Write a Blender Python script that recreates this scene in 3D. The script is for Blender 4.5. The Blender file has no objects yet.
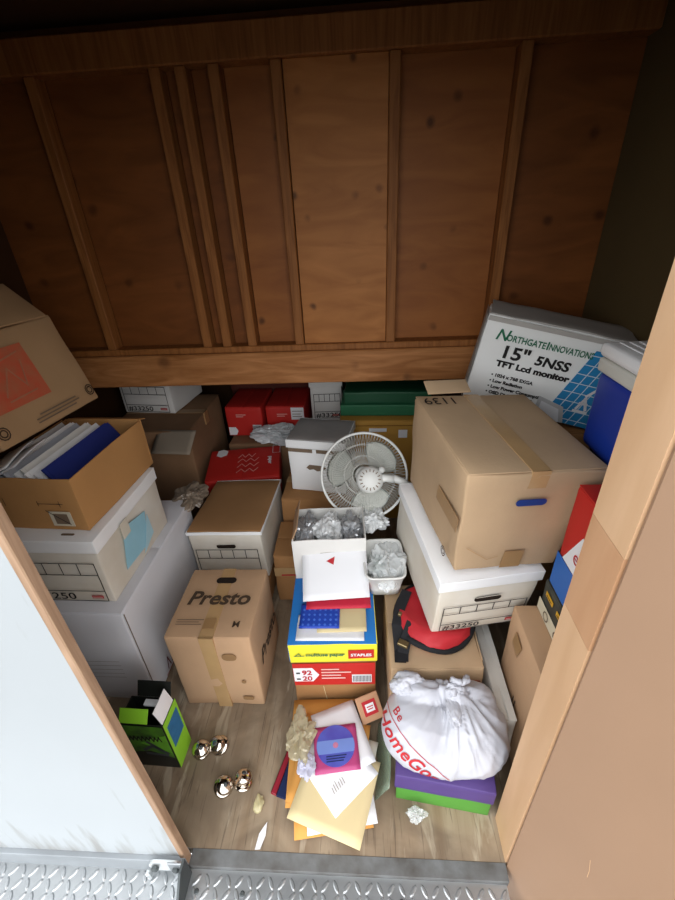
import bpy, bmesh, math, random
from math import sin, cos, pi, radians as R
from mathutils import Vector as V, Matrix as M, noise
from mathutils.bvhtree import BVHTree

S = bpy.context.scene
COL = S.collection
random.seed(7)

# ------------------------------------------------------------------ camera
cam = bpy.data.cameras.new('camera'); co = bpy.data.objects.new('camera', cam); COL.objects.link(co)
cam.sensor_fit = 'VERTICAL'; cam.sensor_height = 36.0; cam.lens = 419.77 / 900 * 36.0
cam.clip_start = .02
rx = V((.9975, .0490, -.0433)); ux = V((.0140, .4930, .8699)); fx = V((-.0640, .8686, -.4914))
co.matrix_world = M(((rx.x, ux.x, -fx.x, 0), (rx.y, ux.y, -fx.y, 0), (rx.z, ux.z, -fx.z, 1.55), (0, 0, 0, 1)))
S.camera = co

# ------------------------------------------------------------------ world, light, exposure
w = bpy.data.worlds.new('sky'); S.world = w; w.use_nodes = True
w.node_tree.nodes['Background'].inputs[0].default_value = (.96, .98, 1.0, 1)
w.node_tree.nodes['Background'].inputs[1].default_value = 1.0
pl = bpy.data.lights.new('sky_portal', 'AREA'); pl.shape = 'RECTANGLE'; pl.size = .87; pl.size_y = 1.88
pl.cycles.is_portal = True
po = bpy.data.objects.new('sky_portal', pl); COL.objects.link(po)
po.location = (-.068, .44, .94); po.rotation_euler = (R(90), 0, 0)
vs = S.view_settings
vs.view_transform = 'Standard'; vs.look = 'None'; vs.gamma = 1; vs.use_curve_mapping = False
vs.exposure = 2.0

# ------------------------------------------------------------------ materials
def lin(h):
    h = h.lstrip('#'); o = []
    for i in (0, 2, 4):
        c = int(h[i:i+2], 16) / 255
        o.append(c / 12.92 if c <= .04045 else ((c + .055) / 1.055) ** 2.4)
    return (*o, 1)
MATS = {}
def mat(name, col, rough=.7, var=.10, vscale=6, bump=0, bscale=60, metal=0, spec=.3, stretch=(1, 1, 1), col2=None, trans=0, alpha=1, detail=4, coat=0):
    if name in MATS: return MATS[name]
    m = bpy.data.materials.new(name); MATS[name] = m; m.use_nodes = True
    nt = m.node_tree; b = nt.nodes['Principled BSDF']; L = nt.links.new
    b.inputs['Roughness'].default_value = rough; b.inputs['Metallic'].default_value = metal
    b.inputs['Specular IOR Level'].default_value = spec
    b.inputs['Transmission Weight'].default_value = trans; b.inputs['Alpha'].default_value = alpha
    b.inputs['Coat Weight'].default_value = coat
    c = lin(col)
    tc = nt.nodes.new('ShaderNodeTexCoord'); mp = nt.nodes.new('ShaderNodeMapping'); mp.inputs['Scale'].default_value = stretch
    L(tc.outputs['Object'], mp.inputs[0])
    n = nt.nodes.new('ShaderNodeTexNoise'); n.inputs['Scale'].default_value = vscale; n.inputs['Detail'].default_value = detail
    L(mp.outputs[0], n.inputs[0])
    rp = nt.nodes.new('ShaderNodeValToRGB'); rp.color_ramp.elements[0].position = .3; rp.color_ramp.elements[1].position = .7
    d = lin(col2) if col2 else tuple(x * (1 - 2 * var) for x in c[:3]) + (1,)
    rp.color_ramp.elements[0].color = d; rp.color_ramp.elements[1].color = c
    L(n.outputs[0], rp.inputs[0]); L(rp.outputs[0], b.inputs['Base Color'])
    if bump:
        n2 = nt.nodes.new('ShaderNodeTexNoise'); n2.inputs['Scale'].default_value = bscale; n2.inputs['Detail'].default_value = 3
        L(mp.outputs[0], n2.inputs[0])
        bp = nt.nodes.new('ShaderNodeBump'); bp.inputs['Strength'].default_value = bump; bp.inputs['Distance'].default_value = .004
        L(n2.outputs[0], bp.inputs['Height']); L(bp.outputs[0], b.inputs['Normal'])
    return m
def wood(name, light, dark, grain=(1, 1, 14), knots=0, rough=.65, scale=3.0, knot_col='#3d1f0c', dist=1.5):
    m = bpy.data.materials.new(name); MATS[name] = m; m.use_nodes = True
    nt = m.node_tree; b = nt.nodes['Principled BSDF']; L = nt.links.new; N = nt.nodes.new
    b.inputs['Roughness'].default_value = rough; b.inputs['Specular IOR Level'].default_value = .25
    tc = N('ShaderNodeTexCoord'); mp = N('ShaderNodeMapping'); mp.inputs['Scale'].default_value = grain; L(tc.outputs['Object'], mp.inputs[0])
    n = N('ShaderNodeTexNoise'); n.inputs['Scale'].default_value = scale; n.inputs['Detail'].default_value = 6; n.inputs['Distortion'].default_value = dist
    L(mp.outputs[0], n.inputs[0])
    rp = N('ShaderNodeValToRGB'); rp.color_ramp.elements[0].position = .32; rp.color_ramp.elements[1].position = .68
    rp.color_ramp.elements[0].color = lin(dark); rp.color_ramp.elements[1].color = lin(light)
    L(n.outputs[0], rp.inputs[0]); out = rp.outputs[0]
    if knots:
        sp = N('ShaderNodeSeparateXYZ'); L(tc.outputs['Object'], sp.inputs[0]); m2 = N('ShaderNodeCombineXYZ'); L(sp.outputs[0], m2.inputs[0]); L(sp.outputs[2], m2.inputs[1])
        nz = N('ShaderNodeTexNoise'); nz.inputs['Scale'].default_value = 9; L(m2.outputs[0], nz.inputs[0])
        mx0 = N('ShaderNodeMixRGB'); mx0.inputs[0].default_value = .03; L(m2.outputs[0], mx0.inputs[1]); L(nz.outputs[1], mx0.inputs[2])
        v = N('ShaderNodeTexVoronoi'); v.voronoi_dimensions = '2D'; v.inputs['Scale'].default_value = knots; v.inputs['Randomness'].default_value = 1.0; L(mx0.outputs[0], v.inputs['Vector'])
        kr = N('ShaderNodeValToRGB'); kr.color_ramp.elements[0].position = .03; kr.color_ramp.elements[0].color = (1, 1, 1, 1)
        kr.color_ramp.elements[1].position = .09; kr.color_ramp.elements[1].color = (0, 0, 0, 1)
        L(v.outputs['Distance'], kr.inputs[0])
        nk = N('ShaderNodeTexNoise'); nk.inputs['Scale'].default_value = 3.1; L(m2.outputs[0], nk.inputs[0])
        kq = N('ShaderNodeMapRange'); kq.inputs[1].default_value = .42; kq.inputs[2].default_value = .56; kq.inputs[4].default_value = .75; L(nk.outputs[0], kq.inputs[0])
        km = N('ShaderNodeMath'); km.operation = 'MULTIPLY'; L(kr.outputs[0], km.inputs[0]); L(kq.outputs[0], km.inputs[1])
        mx = N('ShaderNodeMixRGB'); mx.inputs[2].default_value = lin(knot_col); L(km.outputs[0], mx.inputs[0]); L(out, mx.inputs[1]); out = mx.outputs[0]
    L(out, b.inputs['Base Color'])
    bp = N('ShaderNodeBump'); bp.inputs['Strength'].default_value = .25; bp.inputs['Distance'].default_value = .003
    L(n.outputs[0], bp.inputs['Height']); L(bp.outputs[0], b.inputs['Normal'])
    return m
def clear(name, tint, alpha, rough=.15):
    return mat(name, tint, rough, .03, 20, bump=.2, bscale=40, spec=.6, alpha=alpha)

CARD = mat('cardboard', '#c09c7a', .85, .08, 4, .12, 90)
CARD_D = mat('cardboard_dark', '#a97b4e', .85, .08, 5, .12, 90)
CARD_O = mat('cardboard_orange', '#bb8a55', .85, .06, 5, .12, 90)
CARD_L = mat('cardboard_light', '#c2a482', .85, .09, 4, .12, 90)
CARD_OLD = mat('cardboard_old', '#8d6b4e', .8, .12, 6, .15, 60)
KRAFT_IN = mat('kraft_inside', '#a67c52', .9, .08, 5, .1, 80)
TAPE = mat('packing_tape', '#b9966a', .25, .06, 14, .08, 40, spec=.5)
TAPE_D = mat('packing_tape_dark', '#a07d55', .3, .06, 14, .08, 40, spec=.5)
WCARD = mat('white_carton', '#dcdad6', .7, .03, 4, .08, 60)
WCARD2 = mat('white_carton_grey', '#d9d9de', .7, .04, 4, .1, 60)
WCARD_DIRTY = mat('white_carton_dirty', '#dfdad0', .75, .07, 5, .1, 60, col2='#cfc4b2')
WLID = mat('white_lid', '#f4f4f4', .65, .03, 5, .08, 60)
INK = mat('ink_black', '#1d1a19', .7, .03)
INK_P = mat('ink_print_brown', '#4a3a2c', .8, .05, 40)
INK_F = mat('ink_faded', '#7d6a58', .8, .08, 30)
INK_RED = mat('ink_red', '#b3242c', .6, .04)
INK_GREEN = mat('ink_green', '#1f6b4c', .6, .04)
INK_BLUE = mat('ink_blue', '#2a86bd', .5, .06, 20)
HOLE = mat('hole_dark', '#241a12', .9, .05)
WHITE = mat('paper_white', '#e3e3e6', .7, .02, 4)
CREAM = mat('paper_cream', '#d2c094', .75, .03, 4)
MANILA = mat('envelope_manila', '#d0954c', .75, .05, 5, .06, 40)
RED_P = mat('paper_red', '#c22a40', .6, .04)
NAVY = mat('navy_cover', '#1d2950', .5, .05)
REDBOX = mat('red_carton', '#bf2a24', .55, .05, 5)
BLACK_F = mat('black_webbing', '#1d1d20', .8, .1, 60, .2, 300)
WPLAST = mat('white_plastic', '#dededa', .4, .03, 5, spec=.5)
GPLAST = mat('grey_white_plastic', '#c9cac6', .4, .03, 5, spec=.5)
CHROME = mat('chrome', '#d8cfc4', .12, .03, 5, metal=1)
STEEL = mat('galvanised_steel', '#a9adb0', .4, .12, 25, .05, 60, metal=.85)
STEEL_D = mat('dark_steel', '#54595a', .5, .12, 18, .05, 60, metal=.5)
PLY_BACK = wood('plywood_back', '#814b22', '#6c3d1a', (1, 1, 4), 3.6, .55, 2.6)  # dark varnished wood, also darkened for the shade on the outer bays
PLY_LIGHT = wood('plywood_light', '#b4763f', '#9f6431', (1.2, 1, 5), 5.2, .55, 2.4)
PLY_MID_LIT = wood('plywood_mid_lit', '#9b602f', '#874f24', (1, 1, 4), 4.4, .55, 2.4)  # brighter wood colour imitating light on the bays beside the centre
STUD = wood('stud_pine', '#9a6334', '#7d4b22', (14, 14, 1), 0, .6, 3)
BEAM = wood('beam_pine', '#b57c4c', '#8f5a2e', (1, 6, 9), 2.6, .6, 3)
JAMB = wood('jamb_ply', '#cfaa86', '#c39d78', (6, 6, .8), 0, .6, 2.2, dist=.6)
JAMB2 = wood('jamb_pine', '#a88b72', '#8d715a', (16, 16, 1.2), 0, .6, 3)
def floor_mat():
    m = bpy.data.materials.new('worn_plywood'); m.use_nodes = True; nt = m.node_tree; b = nt.nodes['Principled BSDF']; L = nt.links.new; N = nt.nodes.new
    b.inputs['Roughness'].default_value = .7; b.inputs['Specular IOR Level'].default_value = .25
    tc = N('ShaderNodeTexCoord'); cur = None
    for (sc, scale, lo, hi, c0, c1) in (((5, .7, 1), 3.0, .3, .7, '#86715a', '#a3937d'), ((1, 1, 1), 5.5, .42, .62, '#5d4e40', None), ((3, .6, 1), 7.0, .58, .66, None, '#b5a994'), ((30, 1.5, 1), 4.0, .60, .68, '#4a3d33', None)):
        mp = N('ShaderNodeMapping'); mp.inputs['Scale'].default_value = sc; L(tc.outputs['Object'], mp.inputs[0])
        n = N('ShaderNodeTexNoise'); n.inputs['Scale'].default_value = scale; n.inputs['Detail'].default_value = 6; n.inputs['Distortion'].default_value = .8; L(mp.outputs[0], n.inputs[0])
        rp = N('ShaderNodeValToRGB'); rp.color_ramp.elements[0].position = lo; rp.color_ramp.elements[1].position = hi; L(n.outputs[0], rp.inputs[0])
        if cur is None:
            rp.color_ramp.elements[0].color = lin(c0); rp.color_ramp.elements[1].color = lin(c1); cur = rp.outputs[0]; hgt = n
        else:
            mx = N('ShaderNodeMixRGB'); k = .55
            a, z_ = ((k, 0) if (c0 and scale == 5.5) else (0, k))
            rp.color_ramp.elements[0].color = (a, a, a, 1); rp.color_ramp.elements[1].color = (z_, z_, z_, 1)
            L(rp.outputs[0], mx.inputs[0]); L(cur, mx.inputs[1]); mx.inputs[2].default_value = lin(c0 or c1); cur = mx.outputs[0]
    L(cur, b.inputs['Base Color'])
    bp = N('ShaderNodeBump'); bp.inputs['Strength'].default_value = .2; bp.inputs['Distance'].default_value = .003; L(hgt.outputs[0], bp.inputs['Height']); L(bp.outputs[0], b.inputs['Normal'])
    return m
FLOOR = floor_mat()
HARDB = mat('brown_hardboard', '#967860', .6, .03, 4, .05, 120)
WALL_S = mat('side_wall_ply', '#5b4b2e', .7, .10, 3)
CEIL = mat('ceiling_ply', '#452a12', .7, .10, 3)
def panel_mat():
    m = mat('white_metal_skin', '#a4a9ac', .4, .02, 2.5, spec=.4); nt = m.node_tree; L = nt.links.new; N = nt.nodes.new; b = nt.nodes['Principled BSDF']
    base = b.inputs['Base Color'].links[0].from_socket
    tc = N('ShaderNodeTexCoord'); mp = N('ShaderNodeMapping'); mp.inputs['Scale'].default_value = (26, 1, 3.2); L(tc.outputs['Object'], mp.inputs[0])
    n = N('ShaderNodeTexNoise'); n.inputs['Scale'].default_value = 1.6; n.inputs['Detail'].default_value = 4; L(mp.outputs[0], n.inputs[0])
    sp = N('ShaderNodeSeparateXYZ'); L(tc.outputs['Object'], sp.inputs[0])
    mr = N('ShaderNodeMapRange'); mr.inputs[1].default_value = .03; mr.inputs[2].default_value = .28; mr.inputs[3].default_value = .22; mr.inputs[4].default_value = -.05; L(sp.outputs[2], mr.inputs[0])
    ad = N('ShaderNodeMath'); L(n.outputs[0], ad.inputs[0]); L(mr.outputs[0], ad.inputs[1])
    rp = N('ShaderNodeValToRGB'); rp.color_ramp.elements[0].position = .62; rp.color_ramp.elements[1].position = .85; rp.color_ramp.elements[1].color = (.6, .6, .6, 1); L(ad.outputs[0], rp.inputs[0])
    mx = N('ShaderNodeMixRGB'); mx.inputs[2].default_value = lin('#77726a'); L(rp.outputs[0], mx.inputs[0]); L(base, mx.inputs[1]); L(mx.outputs[0], b.inputs['Base Color'])
    return m
WPANEL = panel_mat()

# ------------------------------------------------------------------ mesh helpers
def link(name, me, m, parent=None, mw=None):
    o = bpy.data.objects.new(name, me); COL.objects.link(o)
    if m and not me.materials: me.materials.append(m)
    if parent: o.parent = parent
    if mw is not None: o.matrix_basis = mw
    return o
def from_bm(name, bm, m, parent=None, smooth=False, mw=None):
    bmesh.ops.recalc_face_normals(bm, faces=bm.faces)
    me = bpy.data.meshes.new(name); bm.to_mesh(me); bm.free()
    if smooth: me.polygons.foreach_set('use_smooth', [True] * len(me.polygons))
    return link(name, me, m, parent, mw)
def tag(o, label, cat=None, group=None, kind=None):
    if label: o['label'] = label
    if cat: o['category'] = cat
    if group: o['group'] = group
    if kind: o['kind'] = kind
    return o
def struct(o, label=None):
    o['kind'] = 'structure'
    if label: o['label'] = label
    return o
def xf(p, yaw=0, tx=0, ty=0):
    return M.Translation(V(p)) @ M.Rotation(R(yaw), 4, 'Z') @ M.Rotation(R(tx), 4, 'X') @ M.Rotation(R(ty), 4, 'Y')
def thing(name, label, cat, p, yaw=0, tx=0, ty=0, group=None):
    o = bpy.data.objects.new(name, None); COL.objects.link(o); o.empty_display_size = .05
    o.matrix_basis = xf(p, yaw, tx, ty)
    return tag(o, label, cat, group)
def bx(bm, lo, hi, mw=None):
    vs_ = [V((x, y, z)) for x in (lo[0], hi[0]) for y in (lo[1], hi[1]) for z in (lo[2], hi[2])]
    if mw is not None: vs_ = [mw @ v for v in vs_]
    b = [bm.verts.new(v) for v in vs_]
    for f in ((0, 1, 3, 2), (4, 6, 7, 5), (0, 4, 5, 1), (2, 3, 7, 6), (0, 2, 6, 4), (1, 5, 7, 3)): bm.faces.new([b[i] for i in f])
def soft(bm, lo, hi, r=.005, n=6, dent=0, seed=0, bulge=0, warp=None, mw=None):
    """box with rounded edges, denser near edges, dented by noise"""
    lo = V(lo); hi = V(hi); c = (lo + hi) / 2; h = (hi - lo) / 2; r = min(r, min(h) * .95)
    ax = []
    for k in range(3):
        a = [-h[k], -h[k] + r * .3, -h[k] + r]
        if n > 1: a += [(-h[k] + r) + (2 * h[k] - 2 * r) * i / n for i in range(1, n)]
        ax.append(a + [h[k] - r, h[k] - r * .3, h[k]])
    cache = {}
    def vert(p):
        key = (round(p.x, 6), round(p.y, 6), round(p.z, 6))
        if key in cache: return cache[key]
        inn = V([max(-(h[k] - r), min(h[k] - r, p[k])) for k in range(3)])
        d = p - inn
        q = inn + d.normalized() * r if d.length > 1e-9 else p.copy()
        if bulge:
            for k in range(3):
                i, j = (k + 1) % 3, (k + 2) % 3
                q[k] += bulge * (p[k] / h[k]) * max(0, 1 - (p[i] / h[i]) ** 2) * max(0, 1 - (p[j] / h[j]) ** 2)
        if dent:
            q += dent * V((noise.noise(q * 9 + V((seed, 0, 0))), noise.noise(q * 9 + V((0, seed, 5))), noise.noise(q * 9 + V((3, 0, seed)))))
        if warp: q = warp(q, h)
        q = q + c
        if mw is not None: q = mw @ q
        v = cache[key] = bm.verts.new(q); return v
    for k in range(3):
        i, j = (k + 1) % 3, (k + 2) % 3
        for s in (-1, 1):
            for a in range(len(ax[i]) - 1):
                for b in range(len(ax[j]) - 1):
                    q = []
                    for (aa, bb) in ((a, b), (a + 1, b), (a + 1, b + 1), (a, b + 1)):
                        p = V((0, 0, 0)); p[k] = s * h[k]; p[i] = ax[i][aa]; p[j] = ax[j][bb]; q.append(vert(p))
                    try: bm.faces.new(q)
                    except ValueError: pass
def sbox(name, lo, hi, m, parent=None, mw=None, **k):
    bm = bmesh.new(); soft(bm, lo, hi, **k); return from_bm(name, bm, m, parent, True, mw)
def box(name, lo, hi, m, parent=None, mw=None, bev=.002):
    bm = bmesh.new(); bx(bm, lo, hi)
    if bev: bmesh.ops.bevel(bm, geom=bm.edges[:], offset=bev, segments=1, affect='EDGES')
    return from_bm(name, bm, m, parent, False, mw)
def tube(bm, pts, r, seg=6, closed=False):
    pts = [V(p) for p in pts]; n = len(pts); rings = []
    for i, p in enumerate(pts):
        t = ((pts[(i + 1) % n] - pts[i - 1]) if closed else (pts[min(i + 1, n - 1)] - pts[max(i - 1, 0)])).normalized()
        a = t.cross(V((0, 0, 1))) if abs(t.z) < .9 else t.cross(V((1, 0, 0)))
        a.normalize(); b = t.cross(a)
        rr = r[i] if isinstance(r, (list, tuple)) else r
        rings.append([bm.verts.new(p + rr * (cos(2 * pi * k / seg) * a + sin(2 * pi * k / seg) * b)) for k in range(seg)])
    for i in range(n if closed else n - 1):
        A, B = rings[i], rings[(i + 1) % n]
        for k in range(seg): bm.faces.new((A[k], A[(k + 1) % seg], B[(k + 1) % seg], B[k]))
    if not closed:
        bm.faces.new(rings[0][::-1]); bm.faces.new(rings[-1])
def lathe(bm, prof, seg=24, mw=None):
    rings = []
    for (r, z) in prof:
        ring = [V((r * cos(2 * pi * k / seg), r * sin(2 * pi * k / seg), z)) for k in range(seg)]
        rings.append([bm.verts.new(mw @ p if mw is not None else p) for p in ring])
    for A, B in zip(rings, rings[1:]):
        for k in range(seg): bm.faces.new((A[k], A[(k + 1) % seg], B[(k + 1) % seg], B[k]))
    bm.faces.new(rings[0][::-1]); bm.faces.new(rings[-1])
def sheet_bm(bm, w_, d_, t=.0008, nx=8, ny=8, curl=None, poly=None):
    """thin sheet centred on origin, z offset by curl(x,y)"""
    top = {}; bot = {}
    for i in range(nx + 1):
        for j in range(ny + 1):
            x = -w_ / 2 + w_ * i / nx; y = -d_ / 2 + d_ * j / ny; z = curl(x, y) if curl else 0
            top[i, j] = bm.verts.new((x, y, z + t)); bot[i, j] = bm.verts.new((x, y, z))
    for i in range(nx):
        for j in range(ny):
            bm.faces.new((top[i, j], top[i + 1, j], top[i + 1, j + 1], top[i, j + 1]))
            bm.faces.new((bot[i, j], bot[i, j + 1], bot[i + 1, j + 1], bot[i + 1, j]))
    for i in range(nx):
        bm.faces.new((top[i, 0], bot[i, 0], bot[i + 1, 0], top[i + 1, 0])); bm.faces.new((top[i, ny], top[i + 1, ny], bot[i + 1, ny], bot[i, ny]))
    for j in range(ny):
        bm.faces.new((top[0, j], top[0, j + 1], bot[0, j + 1], bot[0, j])); bm.faces.new((top[nx, j], bot[nx, j], bot[nx, j + 1], top[nx, j + 1]))
def sheet(name, w_, d_, m, mw, t=.0008, curl=None, parent=None, n=8):
    bm = bmesh.new(); sheet_bm(bm, w_, d_, t, n, n, curl); return from_bm(name, bm, m, parent, True, mw)
def crumple(name, c, rad, m, parent=None, seed=0, amp=.25, freq=6, sub=4, flat=None, facet=False):
    bm = bmesh.new(); bmesh.ops.create_icosphere(bm, subdivisions=sub, radius=1)
    for v in bm.verts:
        d = v.co.copy(); s = V((seed, seed * 1.7, -seed))
        k = 1 + amp * (.7 * noise.noise(d * 1.7 + s) + .45 * (.5 - 1.6 * abs(noise.noise(d * freq * .7 + s))) + .28 * (.5 - 1.6 * abs(noise.noise(d * freq * 1.7 - s))))
        p = V((d.x * rad[0] * k, d.y * rad[1] * k, d.z * rad[2] * k))
        if flat is not None and p.z < flat: p.z = flat
        v.co = p + V(c)
    return from_bm(name, bm, m, parent, not facet)

# faces of a box (local frame: x in [-w/2,w/2], y in [0,d] going away, z in [0,h])
def face(dims, which):
    w_, d_, h_ = dims
    if which == 'front': o, u, v, n = V((-w_/2, 0, 0)), V((1, 0, 0)), V((0, 0, 1)), V((0, -1, 0))
    if which == 'top': o, u, v, n = V((-w_/2, 0, h_)), V((1, 0, 0)), V((0, 1, 0)), V((0, 0, 1))
    if which == 'right': o, u, v, n = V((w_/2, 0, 0)), V((0, 1, 0)), V((0, 0, 1)), V((1, 0, 0))
    if which == 'left': o, u, v, n = V((-w_/2, d_, 0)), V((0, -1, 0)), V((0, 0, 1)), V((-1, 0, 0))
    return M(((u.x, v.x, n.x, o.x), (u.y, v.y, n.y, o.y), (u.z, v.z, n.z, o.z), (0, 0, 0, 1)))
EPS = .0016
def decal(parent, name, F, pts, m, eps=EPS, t=.0006):
    bm = bmesh.new(); a = [bm.verts.new(F @ V((p[0], p[1], eps + t))) for p in pts]; b = [bm.verts.new(F @ V((p[0], p[1], eps - t))) for p in pts]
    bm.faces.new(a); bm.faces.new(b[::-1]); n = len(pts)
    for i in range(n): bm.faces.new((a[i], b[i], b[(i + 1) % n], a[(i + 1) % n]))
    return from_bm(name, bm, m, parent)
def rect(u0, v0, u1, v1): return [(u0, v0), (u1, v0), (u1, v1), (u0, v1)]
def capsule(cu, cv, l, r, n=8):
    return [(cu + l/2 - r + r * cos(a), cv + r * sin(a)) for a in [(-.5 + i / n) * pi for i in range(n + 1)]] + \
           [(cu - l/2 + r + r * cos(a), cv + r * sin(a)) for a in [(.5 + i / n) * pi for i in range(n + 1)]]
def lines(parent, name, F, segs, wd, m, eps=EPS):
    bm = bmesh.new()
    for (a, b) in segs:
        a = V(a); b = V(b); d = (b - a).normalized() * wd / 2; p = V((-d.y, d.x))
        q = [a - d + p, a - d - p, b + d - p, b + d + p]
        bm.faces.new([bm.verts.new(F @ V((x.x, x.y, eps + .0006))) for x in q])
    me = bpy.data.meshes.new(name); bm.to_mesh(me); bm.free()
    return link(name, me, m, parent)
def text_mesh(s, size, shear=0, bold=0, align='LEFT', space=1, ext=0):
    c = bpy.data.curves.new('lettering', 'FONT'); c.body = s; c.size = size; c.shear = shear; c.offset = bold
    c.align_x = align; c.space_character = space; c.resolution_u = 3; c.extrude = ext
    o = bpy.data.objects.new('lettering', c); me = bpy.data.meshes.new_from_object(o)
    bpy.data.objects.remove(o); bpy.data.curves.remove(c); me.name = 'lettering'; me.materials.clear(); return me
def text(parent, s, size, F, u, v, m, rot=0, eps=.0028, wide=1, **k):
    me = text_mesh(s, size, **k)
    me.transform(F @ M.Translation((u, v, eps)) @ M.Rotation(R(rot), 4, 'Z') @ M.Diagonal((wide, 1, 1, 1)))
    return link('lettering', me, m, parent)

# ------------------------------------------------------------------ the container shell
XL, XR, YF, YB, ZC = -1.45, .92, .42, 1.86, 2.13      # inner faces
YBB = 2.75
struct(box('floor', (XL, .458, -.04), (XR, YBB, 0), FLOOR, bev=0), 'worn grey-brown plywood floor of the storage container')
th = struct(box('trim_1', (-.5, .42, -.04), (.365, .458, .0015), mat('grey_painted_strip', '#707273', .65, .12, 14, .2, 60, col2='#4d4a46'), bev=.001), 'grey painted threshold strip at the floor edge')
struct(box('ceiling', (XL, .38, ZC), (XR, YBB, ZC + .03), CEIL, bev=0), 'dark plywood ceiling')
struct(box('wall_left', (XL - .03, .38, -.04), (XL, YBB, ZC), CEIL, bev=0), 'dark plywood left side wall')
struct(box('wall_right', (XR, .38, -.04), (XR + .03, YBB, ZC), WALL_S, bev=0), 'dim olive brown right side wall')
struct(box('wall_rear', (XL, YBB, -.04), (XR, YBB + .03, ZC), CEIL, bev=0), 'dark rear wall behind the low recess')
# back wall with panels between studs
wb = struct(box('wall_back', (XL, YB + .012, 1.0), (XR, YB + .03, ZC), PLY_BACK, bev=0), 'brown plywood partition with pine studs above the beam')
studs = [-1.135, -.700, -.612, -.500, -.292, .098, .512]
sm = None
for i, x in enumerate(studs):
    if sm is None:
        bm = bmesh.new(); bx(bm, (-.019, 0, 1.03), (.019, .062, 1.995)); bmesh.ops.bevel(bm, geom=bm.edges[:], offset=.003, segments=1, affect='EDGES')
        s = from_bm('stud', bm, STUD, wb); sm = s.data
    else: s = link('stud', sm, None, wb)
    s.location = (x + .019, 1.798, 0)
edges = [XL] + studs + [XR]
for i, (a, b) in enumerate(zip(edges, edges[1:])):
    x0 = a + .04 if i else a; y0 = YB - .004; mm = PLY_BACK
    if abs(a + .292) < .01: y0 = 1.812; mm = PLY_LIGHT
    if a > 0 and a < .2 or abs(a + .5) < .01: mm = PLY_MID_LIT  # wall's light falloff put into the wood tone of these bays
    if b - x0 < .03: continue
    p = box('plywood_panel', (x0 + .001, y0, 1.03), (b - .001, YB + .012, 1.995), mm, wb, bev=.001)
box('top_plate', (XL, 1.785, 1.995), (XR, YB + .012, 2.09), STUD, wb, bev=.004)
bmn = struct(box('trim_2', (XL, 1.775, .892), (XR, YB + .03, 1.035), BEAM, bev=.005), 'heavy pine beam across the foot of the plywood partition')
box('sill_strip', (XL, 1.79, 1.035), (XR, YB + .012, 1.062), STUD, bmn, bev=.003)
# front wall, left of the opening: white metal skin, pine edge
fw_ = struct(box('wall_front', (XL - .03, .425, .05), (-.514, .446, ZC), WPANEL, bev=.002), 'white metal outer skin of the container front')
struct(box('trim_3', (-.514, .422, .004), (-.499, .444, 1.88), JAMB2, bev=.002), 'narrow pine edge strip of the white front panel')
struct(box('trim_4', (XL, .413, -.045), (-.5, .446, .049), mat('grey_sill', '#8a8f93', .5, .1, 8), bev=.002), 'grey metal sill below the white panel')
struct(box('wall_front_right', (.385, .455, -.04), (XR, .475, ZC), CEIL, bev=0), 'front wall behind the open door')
struct(box('wall_front_header', (-.514, .425, 1.88), (.385, .452, ZC), STUD, bev=0), 'timber header above the opening')  # out of view; height set to limit daylight on the upper back wall
# right jamb: three plywood lengths butted in a slanted scarf
jb = struct(thing('trim_5', None, None, (0, 0, 0)), 'wide pale plywood jamb beside the open door')
def jamb_piece(za0, za1, zb0, zb1, m):
    bm = bmesh.new()
    pts = [(.46, za0), (.556, za1), (.556, zb1), (.46, zb0)]
    A = [bm.verts.new((.365, y, z)) for y, z in pts]; B = [bm.verts.new((.385, y, z)) for y, z in pts]
    bm.faces.new(A); bm.faces.new(B[::-1])
    for i in range(4): bm.faces.new((A[i], B[i], B[(i + 1) % 4], A[(i + 1) % 4]))
    return from_bm('jamb_length', bm, m, jb)
jamb_piece(0, 0, .900, .905, JAMB)
jamb_piece(.9008, .9058, 1.104, 1.112, wood('jamb_ply_darker', '#c09672', '#b48864', (6, 6, .8), 0, .6, 2.2, dist=.6))
jamb_piece(1.1048, 1.1128, 1.88, 1.88, JAMB)
# the door standing open on the right, brown inner face
dr = struct(thing('door_1', None, None, (.3655, .455, 0), -58), 'open door with brown hardboard inner face')
box('door_leaf', (0, 0, -.34), (.86, .032, 1.98), HARDB, dr, bev=.004)
lines(dr, 'scratch', M(((1, 0, 0, 0), (0, 0, -1, 0), (0, 1, 0, 0), (0, 0, 0, 1))), [((.13, .42), (.137, .385)), ((.137, .385), (.139, .36))], .0012, JAMB)

# ground outside (not in view, returns daylight)
gm = bmesh.new(); 
for q in [((-14, -22, -.42), (14, .40, -.42))]:
    a, b = q; gm.faces.new([gm.verts.new(v) for v in ((a[0], a[1], a[2]), (b[0], a[1], a[2]), (b[0], b[1], a[2]), (a[0], b[1], a[2]))])
struct(from_bm('ground', gm, mat('asphalt_yard', '#5c5a57', .9, .06, 2)), 'grey asphalt yard in front of the container')

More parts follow.
